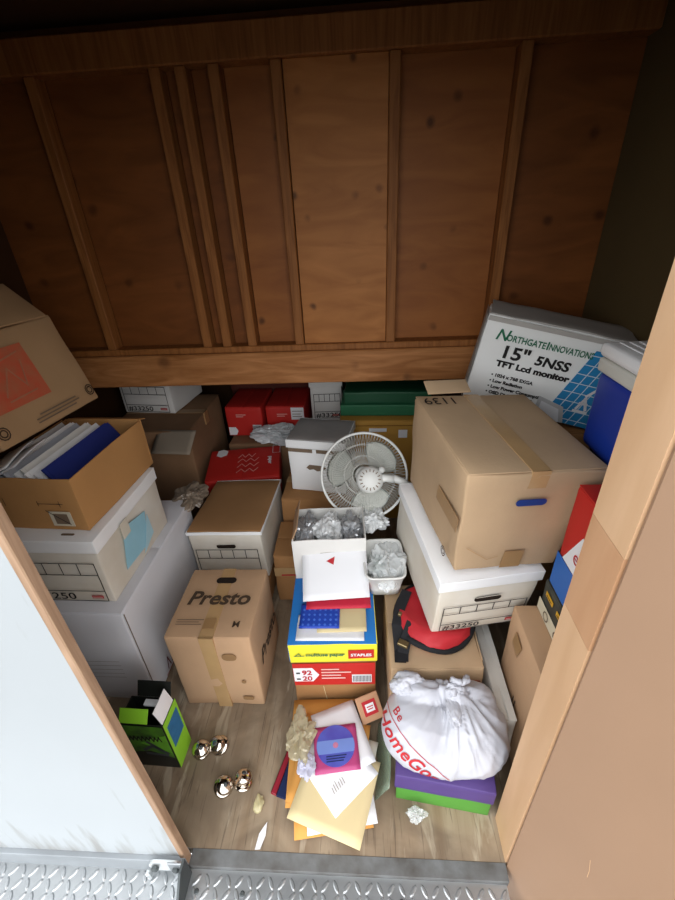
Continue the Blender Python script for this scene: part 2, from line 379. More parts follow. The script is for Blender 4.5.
# diamond plate step
dp = thing('diamond_plate_step', 'bright diamond tread plate step in front of the container', 'step', (-.5, .3, -.06))
DPM = mat('tread_plate', '#b4b7b9', .32, .08, 14, .05, 90, metal=.8)
o = box('plate', (-.95, -.22, .035), (.86, .1195, .045), DPM, dp, bev=0)
box('skirt', (-.95, -.22, -.30), (.86, -.19, .035), STEEL, dp)
bm = bmesh.new(); px_, py_ = .0292, .0262
for j in range(13):
    for i in range(62):
        cx = -.935 + i * px_; cy = .098 - j * py_
        if cx > .85 or cy < -.21: continue
        a = R(52) if (i + j) % 2 else R(-62)
        mw = M.Translation((cx, cy, .045)) @ M.Rotation(a, 4, 'Z')
        n = 10; L_, W_ = .0152, .0058
        base = [bm.verts.new(mw @ V((L_ * cos(2 * pi * k / n), W_ * sin(2 * pi * k / n), 0))) for k in range(n)]
        top = [bm.verts.new(mw @ V((L_ * .72 * cos(2 * pi * k / n), W_ * .5 * sin(2 * pi * k / n), .0030))) for k in range(n)]
        bm.faces.new(top)
        for k in range(n): bm.faces.new((base[k], base[(k + 1) % n], top[(k + 1) % n], top[k]))
tag(from_bm('tread_lugs', bm, DPM, dp), None, kind='stuff')
for cx in (-.62, .035, .16, .58):
    bm = bmesh.new(); lathe(bm, [(.0065, .045), (.0065, .048), (.004, .0495)], 12, M.Translation((cx, .075, 0))); from_bm('screw_head', bm, STEEL_D, dp)
# latch bracket
lb = thing('door_stop_bracket', 'bolted galvanised bracket with a projecting fin at the white panel corner', 'bracket', (-.530, .412, -.012))
F = M(((1, 0, 0, 0), (0, 0, -1, 0), (0, 1, 0, 0), (0, 0, 0, 1)))
ZN = mat('bright_zinc', '#d8dcdd', .3, .06, 20, metal=.7)
decal(lb, 'mounting_plate', F, capsule(-.016, .055, .095, .024), ZN, .004, .004)
box('upright_plate', (-.004, -.012, -.002), (.036, -.008, .092), STEEL, lb, bev=.001)
bm = bmesh.new(); A = [(0, .092), (0, -.002), (-.105, -.002), (-.105, .010), (-.03, .092)]
a = [bm.verts.new((.034, y, z)) for y, z in A]; b = [bm.verts.new((.040, y, z)) for y, z in A]
bm.faces.new(a); bm.faces.new(b[::-1])
for i in range(5): bm.faces.new((a[i], b[i], b[(i + 1) % 5], a[(i + 1) % 5]))
from_bm('fin', bm, STEEL_D, lb)
for x in (-.044, .014):
    bm = bmesh.new(); lathe(bm, [(.011, 0), (.011, .006), (.006, .009)], 6, M.Translation((x, -.010, .058)) @ M.Rotation(R(90), 4, 'X')); from_bm('bolt', bm, STEEL_D, lb)
box('pin', (-.074, -.022, .006), (-.062, -.008, .040), ZN, lb, bev=.003)

# ------------------------------------------------------------------ cartons
def carton(name, label, p, yaw, tx, ty, dims, m=CARD, seam='y', tape=TAPE, drop=.07, seed=1, dent=.004, group=None, cat='box', warp=None, tw=.048, bulge=.004):
    t = thing(name, label, cat, p, yaw, tx, ty, group); w_, d_, h_ = dims; th_ = .004
    sbox('body', (-w_/2, 0, 0), (w_/2, d_, h_ - th_), m, t, r=.007, n=8, dent=dent, seed=seed, bulge=bulge, warp=warp)
    g = .0015
    for s in (0, 1):
        if seam == 'y': lo, hi = ((-w_/2 + .001, .002, h_ - th_), (-g, d_ - .002, h_)) if s == 0 else ((g, .002, h_ - th_), (w_/2 - .001, d_ - .002, h_))
        else: lo, hi = ((-w_/2 + .001, .002, h_ - th_), (w_/2 - .001, d_/2 - g, h_)) if s == 0 else ((-w_/2 + .001, d_/2 + g, h_ - th_), (w_/2 - .001, d_ - .002, h_))
        mwp = None
        if warp:
            c = V((0, d_/2, (h_ - th_)/2)); hh = V((w_/2, d_/2, (h_ - th_)/2))
            bm = bmesh.new(); soft(bm, lo, hi, r=.002, n=6)
            for v in bm.verts: v.co = warp(v.co - c, hh) + c
            from_bm('flap', bm, m, t, True)
        else: sbox('flap', lo, hi, m, t, r=.002, n=5, dent=dent * .5, seed=seed + s)
    if tape:
        bm = bmesh.new(); e = .0022
        if seam == 'y':
            bx(bm, (-tw/2, -e - bulge * .2, h_), (tw/2, d_, h_ + e))
            if drop: bx(bm, (-tw/2, -e - bulge * .9, h_ - drop), (tw/2, .002, h_ + e))
        else:
            bx(bm, (-w_/2, d_/2 - tw/2, h_), (w_/2 + e, d_/2 + tw/2, h_ + e))
            if drop: bx(bm, (w_/2 - .002, d_/2 - tw/2, h_ - drop), (w_/2 + e + bulge * .9, d_/2 + tw/2, h_ + e))
        from_bm('tape', bm, tape, t)
    return t
def walls(bm, w_, d_, h_, t=.005, n=5, dent=.003, seed=0, bottom=True):
    soft(bm, (-w_/2, 0, 0), (w_/2, t, h_), r=.002, n=n, dent=dent, seed=seed)
    soft(bm, (-w_/2, d_ - t, 0), (w_/2, d_, h_), r=.002, n=n, dent=dent, seed=seed)
    soft(bm, (-w_/2, 0, 0), (-w_/2 + t, d_, h_), r=.002, n=n, dent=dent, seed=seed)
    soft(bm, (w_/2 - t, 0, 0), (w_/2, d_, h_), r=.002, n=n, dent=dent, seed=seed)
    if bottom: soft(bm, (-w_/2, 0, 0), (w_/2, d_, t), r=.002, n=n)
def banker(name, label, p, yaw, tx, ty, dims, code='#33250', body=WCARD, lid=WLID, top=None, seed=1, form=True, lip=.048, group=None, hole=True, form_box=(.10, .90, .10, .56)):
    t = thing(name, label, 'box', p, yaw, tx, ty, group); w_, d_, h_ = dims; o_ = .006
    b = (w_ - 2 * o_, d_ - 2 * o_, h_ - .004)
    sbox('body', (-b[0]/2, o_, 0), (b[0]/2, o_ + b[1], b[2]), body, t, r=.005, n=8, dent=.003, seed=seed, bulge=.004)
    bm = bmesh.new(); z0 = h_ - lip
    soft(bm, (-w_/2, 0, z0), (w_/2, .004, h_), r=.0018, n=6, dent=.002, seed=seed)
    soft(bm, (-w_/2, d_ - .004, z0), (w_/2, d_, h_), r=.0018, n=6, dent=.002, seed=seed)
    soft(bm, (-w_/2, 0, z0), (-w_/2 + .004, d_, h_), r=.0018, n=6, dent=.002, seed=seed)
    soft(bm, (w_/2 - .004, 0, z0), (w_/2, d_, h_), r=.0018, n=6, dent=.002, seed=seed)
    if not top: soft(bm, (-w_/2, 0, h_ - .004), (w_/2, d_, h_), r=.0018, n=7, dent=.003, seed=seed)
    ld = from_bm('lid', bm, lid, t, True)
    if top: sbox('lid_top', (-w_/2 + .003, .006, h_ - .003), (w_/2 - .003, d_ - .010, h_ + .003), top, ld, r=.002, n=7, dent=.003, seed=seed)
    F = face((b[0], d_, h_), 'front') @ M.Translation((0, 0, -o_ + .0035))
    W_, H_ = b[0], h_ - lip
    if hole:
        decal(t, 'hand_hole', F, capsule(W_ * .5, H_ * .76, .085, .011), HOLE, .0045)
        lines(t, 'hand_hole_tab', F, [((W_ * .5 - .038, H_ * .76 + .011), (W_ * .5 + .038, H_ * .76 + .013))], .003, body, .0062)
    if form:
        u0, u1, v0, v1 = form_box[0] * W_, form_box[1] * W_, form_box[2] * H_, form_box[3] * H_
        hh = v1 - v0; vm = v1 - hh * .30; vl = v0 + hh * .27
        sg = [((u0, v0), (u1, v0)), ((u1, v0), (u1, v1)), ((u1, v1), (u0, v1)), ((u0, v1), (u0, v0)), ((u0, vm), (u1, vm)), ((u0, vl), (u1, vl))]
        for k in range(1, 5): sg.append(((u0 + (u1 - u0) * k / 5, vm), (u0 + (u1 - u0) * k / 5, v1)))
        lines(t, 'printed_form', F, sg, .0030, INK, .0045)
        text(t, code, hh * .25, F, u0 + .008, v0 + hh * .045, INK, bold=.0004, wide=1.35, eps=.0062)
        decal(t, 'red_mark', F, rect(u1 - .050, v0 + .012, u1 - .012, v0 + .024), INK_RED, .0055)
        decal(t, 'red_mark_centre', F, rect(u1 - .047, v0 + .0145, u1 - .015, v0 + .0215), mat('pale_red_print', '#cf8a84', .7), .0070)
    return t, F

# --- left stack
wd = (.40, .608, .47)
t = carton('white_carton', 'large plain white carton at the bottom of the stack behind the white panel', (-.979, .87, 0), .05, 0, 0, wd, WCARD2, 'x', None, seed=3, dent=.005)
F = face(wd, 'front')
lines(t, 'printed_lines', F, [((.12, .14 + .022 * k), (.32, .14 + .022 * k)) for k in range(5)], .0014, INK_F, .004)
lines(t, 'dark_seam', face(wd, 'right'), [((.004, .05), (.004, .46))], .004, INK_F, .003)
F = face(wd, 'right')
mk = []
for q in range(11):
    u = .10 + .034 * q; mk += [((u, .035), (u + .012, .085)), ((u + .012, .085), (u + .022, .035))] + ([((u + .004, .058), (u + .02, .058))] if q % 2 else [])
lines(t, 'faded_lettering', F, mk, .005, mat('ink_maroon', '#6d2a38', .7), .007)
lines(t, 'red_rule', F, [((.08, .02), (.40, .02))], .003, INK_RED, .006)
wl2 = (.33, .418, .262)
t, F = banker('banker_box', 'white banker box with a blue sheet taped on its side', (-.976, .912, .472), -.45, 0, .6, wl2, '#33250', WCARD_DIRTY, WLID, seed=5, form_box=(.06, .94, .06, .82), hole=False)
FR = face(wl2, 'right')
decal(t, 'taped_blue_sheet', FR, [(.09, .06), (.235, .045), (.275, .165), (.135, .20)], mat('pale_blue_paper', '#9fd3e6', .45, .05, 9), .004)
decal(t, 'blue_sheet_fold', FR, [(.20, .03), (.285, .06), (.277, .15)], mat('pale_blue_paper2', '#b4dcea', .45, .05, 9), .007)
decal(t, 'clear_tape', FR, rect(.12, .165, .165, .225), mat('clear_tape', '#d9d2c2', .2, .04, 20), .0078)
decal(t, 'lid_slot', face(wl2, 'top'), capsule(.235, .030, .042, .004), INK_F, .0024)
# open brown box full of folders
w3 = (.30, .40, .185); p3 = (-.992, .968, .736)
t = thing('open_brown_box', 'open brown cardboard box stuffed with papers on the banker box with the blue sheet', 'box', p3, -3.36)
bm = bmesh.new(); walls(bm, *w3, seed=4); from_bm('body', bm, CARD_O, t, True)
sbox('flap', (0, 0, -.002), (.085, .37, .002), CARD_O, t, xf((-.150, .015, .187), 0, 0, 150), r=.0015, n=4)
sbox('flap', (-.14, 0, -.002), (.14, .05, .002), CARD_O, t, xf((0, .398, .186), 0, -20, 0), r=.0015, n=4)
F = face(w3, 'front')
decal(t, 'address_label', F, rect(.192, .018, .262, .072), mat('label_cream', '#d9cfb8', .7), .004)
decal(t, 'label_stamp', F, rect(.205, .026, .250, .064), INK_F, .0048)
lines(t, 'pen_stroke', F, [((.188, .076), (.252, .026))], .0025, INK, .0058)
lines(t, 'printed_marks', F, [((.17, .10), (.25, .10)), ((.17, .092), (.17, .108)), ((.24, .11), (.24, .09)), ((.06, .09), (.06, .115))], .002, INK_P, .004)
fold = ['#e9e9ea', '#d9dde2', '#f0f0f0', '#b9bec8', '#ececec', '#e4e2dc', '#f4f4f4', '#e6e6e8', '#24327a']
labs = ['white paper file at the leaning moving box end of the folders', 'pale blue-grey paper file second among the folders', 'bright white paper file between two grey files', 'grey paper file in the middle of the folders', 'white paper file beside the grey one', 'off-white paper file beside the bright white file', 'bright white file two places from the navy folder', 'pale paper file next to the navy folder', 'navy blue file folder leaning in the open brown box']
for i, c in enumerate(fold):
    mm = mat('folder_' + c, c, .6, .03)
    x = -.088 + .0225 * i
    mw = xf(p3, -3.36) @ xf((x, .018 + .008 * (i % 3), .105 + (.006, .0, .012)[i % 3]), 1.5 * (i % 2), 0, -33)
    bm = bmesh.new(); bx(bm, (-.0025, 0, -.085), (.0025, .345 - .014 * (i % 3), .092)); bx(bm, (-.0045, .004, -.085), (-.0030, .335, .083 - .006 * (i % 2))); bx(bm, (.0030, .010, -.085), (.0042, .325, .088))
    tag(from_bm('file_folder', bm, mm, None, False, mw), labs[i], 'folder')
for i, (dx, yw, c) in enumerate([(-.02, 8, '#f2f2f2'), (.02, 2, '#e0e0e2')]):
    o = sheet('loose_paper', .11, .15, mat('loose_' + c, c, .7, .02), xf((-1.06 + dx, 1.045, .937 + .006 * i), yw - 3, 6, -14), .003, lambda x, y: .012 * sin(x * 20) + .006 * cos(y * 14))
    tag(o, ['loose white paper lying over the front of the stuffed brown box', 'pale grey curled paper above the loose white one'][i], 'paper')
# leaning moving box with orange logo
w4 = (.30, .41, .30)
t = carton('moving_box', 'tilted brown moving box with a faded orange square logo', (-1.112, .947, .985), -4.8, -1.6, -17, w4, mat('cardboard_shade', '#b08e68', .85, .06, 5, .1, 80), 'x', None, seed=8)
F = face(w4, 'right')
ORG = mat('faded_orange_print', '#c8553a', .8, .12, 25, col2='#b5694a')
decal(t, 'orange_logo', F, [(.05, .085), (.24, .085), (.24, .245), (.05, .245)], ORG, .006)
lines(t, 'logo_strokes', F, [((.10, .12), (.15, .19)), ((.15, .19), (.18, .13)), ((.18, .13), (.205, .20)), ((.085, .17), (.12, .21)), ((.12, .21), (.21, .225)), ((.10, .105), (.20, .11))], .005, mat('orange_pale', '#b9785a', .8, .1, 30), .0078)
for cu in (.385, .03):
    for rr in (.017, .010):
        sg = [((cu - .004 + rr * cos(a), .04 + rr * sin(a)), (cu - .004 + rr * cos(a + .5), .04 + rr * sin(a + .5))) for a in [k * pi / 6 for k in range(12)]]
        lines(t, 'recycling_mark', F, sg, .0035, INK_P, .006)
lines(t, 'small_print', F, [((.14, .032), (.32, .032)), ((.14, .022), (.30, .022)), ((.16, .042), (.31, .042))], .004, INK_F, .006)
sbox('side_flap', (-.002, .01, 0), (.002, .40, .15), mat('cardboard_shade', ''), t, xf((.148, 0, .298), 0, 0, -32), r=.0015, n=4)

# --- back-left group under the beam
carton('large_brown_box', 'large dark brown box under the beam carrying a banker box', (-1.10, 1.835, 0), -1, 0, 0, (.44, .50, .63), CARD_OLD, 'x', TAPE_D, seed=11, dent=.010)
fl = sheet('loose_flap_board', .22, .13, mat('grey_board', '#8f8272', .8, .06), xf((-.945, 1.79, .595), -8, 38, 0), .004, lambda x, y: .01 * sin(x * 9))
tag(fl, 'loose grey-brown board hanging off the large dark brown box', 'board')
banker('banker_box', 'white banker box under the beam on the large dark brown box', (-1.174, 2.055, .634), -7.1, 0, 0, (.31, .34, .265), '#33250', WCARD, WLID, seed=12, form_box=(.08, .92, .06, .72), hole=False)
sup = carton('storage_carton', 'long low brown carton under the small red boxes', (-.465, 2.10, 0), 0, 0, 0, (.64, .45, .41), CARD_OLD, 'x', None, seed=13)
def redbox(label, p, yaw, w_, k):
    t = carton('red_paper_box', label, p, yaw, 0, 0, (w_, .30, .185), REDBOX, 'y', None, seed=14 + k, dent=.002)
    F = face((w_, .30, .185), 'front')
    lines(t, 'white_print', F, [((w_ * .3, .14), (w_ * .55, .14)), ((w_ * .3, .128), (w_ * .48, .128))], .005, mat('pink_print', '#e7a39b', .6), .006)
    if k == 0:
        decal(t, 'barcode_label', F, rect(w_ * .72, .015, w_ * .96, .075), WHITE, .006)
        lines(t, 'barcode', F, [((w_ * (.745 + .028 * i), .022), (w_ * (.745 + .028 * i), .068)) for i in range(7)], .003, INK, .007)
        decal(t, 'arrow_label', F, [(.008, .01), (.05, .01), (.062, .035), (.05, .06), (.008, .06)], WHITE, .006)
    else:
        decal(t, 'white_label', F, rect(w_ * .66, .105, w_ * .99, .18), WHITE, .006)
        lines(t, 'label_print', F, [((w_ * .70, .125), (w_ * .93, .125)), ((w_ * .70, .14), (w_ * .90, .14)), ((w_ * .70, .158), (w_ * .95, .158))], .004, INK_F, .007)
        decal(t, 'arrow_label', F, [(.008, .01), (.05, .01), (.062, .035), (.05, .06), (.008, .06)], WHITE, .006)
    return t
redbox('small red paper box with a barcode label under the beam', (-.70, 2.2, .412), -2, .215, 0)
redbox('small red paper box with a white corner label under the beam', (-.455, 2.2, .412), -1, .225, 1)
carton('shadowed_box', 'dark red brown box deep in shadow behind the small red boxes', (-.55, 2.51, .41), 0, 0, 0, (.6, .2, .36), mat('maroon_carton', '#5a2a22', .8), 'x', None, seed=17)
crumple('plastic_wrap', (-.50, 2.13, .455), (.13, .06, .045), mat('crumpled_film', '#d3d6d8', .25, .15, 12, spec=.6), None, 3, .8, 4, 5, -.040, True)
tag(bpy.data.objects['plastic_wrap'], 'crumpled grey plastic wrap in front of the small red boxes', 'plastic wrap')
wr = (.385, .27, .12)
t = carton('red_paper_carton', 'red paper carton lying behind the banker box with brown lid', (-.632, 1.795, .262), 8, 6.3, -.5, wr, REDBOX, 'y', None, seed=18, dent=.003, bulge=.002)
F = face(wr, 'top')
decal(t, 'white_hexagon_label', F, [(.035, .215), (.06, .20), (.09, .215), (.095, .25), (.07, .27), (.04, .26)], WHITE, .003)
for k, (a, b) in enumerate([((.16, .06), (.27, .06)), ((.16, .105), (.27, .105)), ((.16, .15), (.27, .15)), ((.16, .19), (.25, .19))]):
    lines(t, 'chevron_print', F, [((a[0] + (b[0] - a[0]) * i / 5, a[1] + (.016 if i % 2 else -.012)), (a[0] + (b[0] - a[0]) * (i + 1) / 5, a[1] + (-.012 if i % 2 else .016))) for i in range(5)], .004, mat('pink_print', '#e7a39b', .6), .0035)
text(t, 'paper', .030, F, .325, .17, WHITE, rot=-90, eps=.004, bold=.0008)
lines(t, 'label_frame', F, [((.345, .20), (.385, .20)), ((.385, .20), (.385, .27)), ((.385, .27), (.345, .27)), ((.345, .27), (.345, .20))], .002, WHITE, .0035)
banker('banker_box', 'white banker box in deep shade under the beam beside the green folder box', (-.215, 2.24, .412), 2, 0, 0, (.19, .25, .33), '#33250', WCARD, WCARD, seed=19, form_box=(.1, .95, .32, .85), hole=False)
carton('storage_carton_low', 'brown carton carrying the banker box with brown lid', (-.595, 1.345, 0), -1.5, 0, 0, (.32, .39, .125), CARD_D, 'y', None, seed=20)
t, F = banker('banker_box', 'white banker box with a bare brown cardboard lid', (-.591, 1.335, .144), -1.85, -1.5, -2.2, (.332, .416, .255), '#33250', WCARD_DIRTY, WLID, top=KRAFT_IN, seed=21, lip=.016, form_box=(.06, .92, .02, .68))
# crumpled film bow
crumple('plastic_tie', (-.80, 1.53, .452), (.055, .08, .035), mat('tan_film', '#8f8070', .25, .2, 14, spec=.6), None, 9, .8, 4, 4, None, True)
tag(bpy.data.objects['plastic_tie'], 'crumpled tan plastic film behind the large white carton', 'plastic film')
# middle brown boxes and white box with grey lid
t = carton('brown_box', 'brown taped box between the Presto box and the paper carton', (-.272, 1.335, 0), 1, 0, 0, (.26, .24, .27), CARD_D, 'x', None, seed=22)
decal(t, 'tape', face((.26, .24, .27), 'front'), rect(0, .16, .26, .21), TAPE, .005)
decal(t, 'red_print', face((.26, .24, .27), 'front'), rect(.03, .165, .12, .172), INK_RED, .007)
carton('brown_box', 'brown box under the white box with a grey lid', (-.218, 1.59, 0), -2, 0, 0, (.36, .335, .385), CARD_D, 'x', TAPE, seed=23)
t, F = banker('white_file_box', 'small white file box with a dusty grey lid behind the fan', (-.222, 1.645, .388), -10, 0, 0, (.28, .24, .275), '', WLID, WLID, top=mat('grey_dusty_top', '#9b9794', .8, .1, 8), seed=24, form=False, lip=.04, hole=False)
decal(t, 'hand_hole', F, [(.085, .135), (.10, .125), (.12, .13), (.135, .12), (.165, .125), (.18, .14), (.165, .15), (.10, .152)], INK_F, .004)
decal(t, 'dark_gap', F, rect(.004, .216, .265, .234), INK_F, .0035)
decal(t, 'front_tab', F, rect(.12, .205, .138, .235), WLID, .006)

# right part of the recess
t = carton('yellow_brown_box', 'mustard brown box with white labels below the dark green box', (.095, 1.93, 0), -1, 0, 0, (.44, .29, .625), mat('mustard_carton', '#b98a3c', .7, .06), 'y', None, seed=25)
F = face((.44, .29, .625), 'front')
decal(t, 'white_label', F, rect(.30, .53, .345, .575), WHITE, .006); decal(t, 'white_label', F, rect(.15, .565, .24, .585), WHITE, .006)
lines(t, 'edge_line', F, [((0, .60), (.44, .60))], .004, mat('dark_mustard', '#8a5f22', .7), .006)
GREEN_D = mat('dark_green_cover', '#1f5136', .5, .08, 6)
t = thing('green_folder_box', 'dark green lidded box lying on the mustard brown box', 'box', (.09, 2.0, .629), -2)
sbox('base', (-.21, -.02, 0), (.24, .20, .060), mat('mid_green_cover', '#2c6a48', .5, .08, 6), t, r=.004)
sbox('lid', (-.19, -.005, .060), (.25, .205, .125), GREEN_D, t, r=.006, dent=.004)

# --- Presto box
wp = (.285, .30, .375)
t = carton('presto_box', 'brown moving box printed Presto standing on the plywood floor', (-.516, .858, 0), .2, 0, -.6, wp, CARD, 'y', TAPE, drop=.375, seed=30, bulge=.006)
F = face(wp, 'top')
text(t, 'Presto', .082, F, .143, .128, INK_P, align='CENTER', eps=.0065, bold=.0022, shear=.18, wide=1.02)
text(t, 'M', .034, F, .218, .035, INK_P, eps=.0065, bold=.0003)
decal(t, 'hand_hole', F, capsule(.145, .240, .075, .014), HOLE, .0030)
lines(t, 'small_print', F, [((.025, .066), (.115, .066)), ((.025, .057), (.10, .057)), ((.025, .048), (.11, .048))], .003, INK_F, .0030)
decal(t, 'tape_patch', F, rect(.122, .030, .160, .070), TAPE_D, .0050)
F = face(wp, 'right')
text(t, 'Presto', .085, F, .04, .17, INK_P, eps=.008, rot=-8, bold=.0022, shear=.18)
F = face(wp, 'front')
for (u, v, l, r_) in ((.205, .285, .05, .017), (.235, .055, .04, .010), (.233, .15, .016, .0075)):
    decal(t, 'stain_mark', F, capsule(u, v, l, r_), mat('cardboard_stain', '#96744f', .85), .008)

# --- green product box, open
LIME = mat('lime_carton', '#8cc832', .45, .05)
DKG = mat('green_black_print', '#24331c', .45, .12, 18, col2='#4c7f22')
t = thing('green_product_box', 'open lime green and black product box by the white panel', 'box', (-.682, .655, 0), -2)
gw, gd, gh = .140, .085, .245
bm = bmesh.new(); walls(bm, gw, gd, gh, .003, 3, .001); from_bm('body', bm, mat('black_carton', '#191b18', .5), t, True)
F = face((gw, gd, gh), 'front')
decal(t, 'green_print', F, [(0, .09), (.07, .105), (gw, .07), (gw, gh - .002), (0, gh - .002)], DKG, .003)
decal(t, 'lime_print', F, [(.05, .15), (.09, .13), (gw, .10), (gw, .20), (.10, .185)], mat('mid_green_print', '#5f9a2a', .5, .15, 30), .004)
crumple_pts = [((.055, .115), (.085, .14)), ((.085, .14), (.125, .10)), ((.06, .095), (.12, .088)), ((.075, .16), (.11, .118))]
lines(t, 'vehicle_print', F, crumple_pts, .012, mat('dark_vehicle_print', '#3a3d42', .5), .005)
lines(t, 'dark_print', F, [((.02 + .013 * q, .168 + .004 * (q % 3)), (.028 + .013 * q, .192 + .003 * (q % 2))) for q in range(8)] + [((.028 + .013 * q, .192), (.033 + .013 * q, .170)) for q in range(8)], .004, INK, .006)
F = face((gw, gd, gh), 'right')
decal(t, 'lime_side', F, rect(0.001, .001, gd - .001, gh - .001), LIME, .003)
decal(t, 'blue_panel', F, rect(.012, .105, gd - .010, gh - .03), mat('blue_print', '#2c6c9c', .5, .1, 40), .004)
sbox('flap', (-.055, -.002, 0), (.035, .001, .042), LIME, t, xf((-.012, .003, gh), 0, -38, 0), r=.001, n=2)
sbox('flap', (-.001, .004, 0), (.002, gd - .006, .06), WHITE, t, xf((gw/2 - .001, 0, gh), 0, 0, -14), r=.001, n=2)
sbox('flap', (-.05, -.001, 0), (.06, .002, .05), mat('black_carton', ''), t, xf((0, gd, gh), 0, -30, 0), r=.001, n=2)
sbox('inner_tray', (-.02, .06, gh - .012), (.035, gd - .006, gh - .002), WHITE, t, r=.002, n=2)

# --- paper carton (yellow/red) with papers on top
ws = (.29, .42, .335)
t = thing('paper_carton', 'copy paper carton with yellow, blue and red print', 'box', (-.113, .868, 0), 2.2)
sbox('body', (-.142, .004, 0), (.142, .414, .330), CARD_D, t, r=.006, n=8, dent=.003, seed=40, bulge=.004)
BLU = mat('blue_carton', '#2a78c4', .5, .05); YEL = mat('yellow_carton', '#eee23c', .5, .04)
bm = bmesh.new()
soft(bm, (-.145, 0, .245), (.145, .005, .335), r=.002, n=6, dent=.002, seed=2)
from_bm('lid_front', bm, YEL, t, True)
bm = bmesh.new(); soft(bm, (-.145, .001, .330), (.145, .42, .336), r=.002, n=6, dent=.002, seed=2)
soft(bm, (-.147, .003, .245), (-.142, .42, .335), r=.002, n=4)
from_bm('lid_top', bm, BLU, t, True)
bm = bmesh.new(); soft(bm, (.142, .003, .245), (.147, .42, .335), r=.002, n=4); from_bm('lid_side', bm, YEL, t, True)
F = face((.29, .42, .335), 'front')
decal(t, 'red_band', F, rect(.006, .125, .284, .243), REDBOX, .0030)
text(t, 'multiuse paper', .0215, F, .055, .284, INK_GREEN, eps=.005, bold=.0007, shear=.1)
decal(t, 'red_logo_block', F, [(.196, .268), (.280, .272), (.280, .312), (.196, .310)], REDBOX, .004)
text(t, 'STAPLES', .0185, F, .238, .283, WHITE, align='CENTER', eps=.0062, bold=.0006)
lines(t, 'bird_mark', F, [((.018, .285), (.05, .285)), ((.022, .287), (.034, .298)), ((.034, .298), (.04, .286))], .003, INK_GREEN, .004)
decal(t, 'arrow_label', F, [(.008, .150), (.072, .150), (.094, .185), (.072, .222), (.008, .222)], WHITE, .005)
text(t, '92', .034, F, .036, .188, INK_RED, eps=.007, bold=.001); text(t, '20', .034, F, .036, .156, INK_RED, eps=.007, bold=.001)
lines(t, 'bullet', F, [((.020, .198), (.026, .198)), ((.020, .166), (.026, .166))], .007, INK, .007)
lines(t, 'small_print', F, [((.105, .214 - .016 * k), (.105 + (.055, .095, .06, .075)[k], .214 - .016 * k)) for k in range(4)], .006, mat('pale_pink_ink', '#f0c0b8', .6), .005)
decal(t, 'barcode_label', F, rect(.205, .140, .272, .182), WHITE, .005)
lines(t, 'barcode', F, [((.210 + .0048 * i, .147), (.210 + .0048 * i, .178)) for i in range(13)], .0022, INK, .0065)
lines(t, 'string', F, [((.105, .125), (.112, .06)), ((.112, .06), (.117, 0))], .0016, CREAM, .007)
z = .3375
o = sheet('white_sheet', .225, .10, WHITE, xf((-.122, .93, z + .0005), 1), .003); tag(o, 'white sheet at the bottom of the papers on the copy paper carton', 'paper')
o = sheet('cream_folder', .165, .15, CREAM, xf((-.085, .985, z + .005), 1.5), .003, lambda x, y: .002 * sin(x * 20)); tag(o, 'cream folder between the blue booklet and the red folder', 'folder')
ob = sheet('blue_booklet', .135, .10, mat('blue_booklet_cover', '#2346b0', .4, .06, 12), xf((-.160, .968, z + .011), 1), .004); tag(ob, 'blue dotted booklet on the copy paper carton', 'booklet')
F = M.Translation((-.0675, -.05, .0042))
bm = bmesh.new()
for i in range(7):
    for j in range(4): lathe(bm, [(.0045, .0), (.0045, .0006)], 8, M.Translation((-.055 + .0185 * i, -.038 + .02 * j, .0042)))
from_bm('dots', bm, mat('light_blue_dot', '#4a74d8', .5), ob)
o = sheet('red_folder', .225, .12, RED_P, xf((-.100, 1.055, z + .020), 2.5, 5), .004); tag(o, 'red folder under the white booklet', 'folder')
o = sheet('white_booklet', .235, .20, WHITE, xf((-.112, 1.105, z + .085), 5, 32, -2), .004, lambda x, y: .004 * sin(x * 9 + 1)); tag(o, 'white booklet leaning on the white open box', 'booklet')
decal(o, 'red_logo', M.Translation((0, 0, .004)), [(-.03, .035), (.002, .05), (-.004, .02)], INK_RED, .003)
lines(o, 'print', M.Translation((0, 0, .004)), [((-.05, .065), (.01, .067)), ((-.05, .075), (.01, .077))], .0012, INK_F, .004)

# --- white open box with wrapped metal parts
wc = (.27, .19, .187)
t = thing('white_open_box', 'open white box of plastic wrapped parts behind the white booklet', 'box', (-.133, 1.155, .337), 3.6)
bm = bmesh.new(); walls(bm, *wc, seed=6); from_bm('body', bm, WCARD, t, True)
sbox('flap', (-.002, 0, 0), (.002, .17, .06), CARD, t, xf((-.134, .010, .182), 0, 0, 22), r=.0015, n=4)
FOIL = mat('foil_film', '#c3c5c8', .25, .3, 22, .2, 60, spec=.7, metal=.45, col2='#85878a')
FILM = mat('clear_film_grey', '#dfe1e2', .18, .15, 18, .3, 50, spec=.7)
for i, (x, y, zz, rr, s, mm, lab) in enumerate([(-.226, 1.255, .485, (.036, .070, .040), 2, FOIL, 'foil wrapped bundle at the cardboard flap side of the white open box'),
        (-.140, 1.262, .488, (.044, .068, .042), 5, FILM, 'clear film bundle in the middle of the white open box'),
        (-.058, 1.266, .485, (.036, .066, .040), 8, FOIL, 'foil wrapped bundle below the fan in the white open box'),
        (.030, 1.335, .475, (.050, .045, .035), 10, FILM, 'clear film bundle behind the plastic tub below the fan')]):
    tag(crumple('wrapped_bundle', (x, y, zz), rr, mm, None, s, .9, 4.5, 4, None, True), lab, 'bundle')

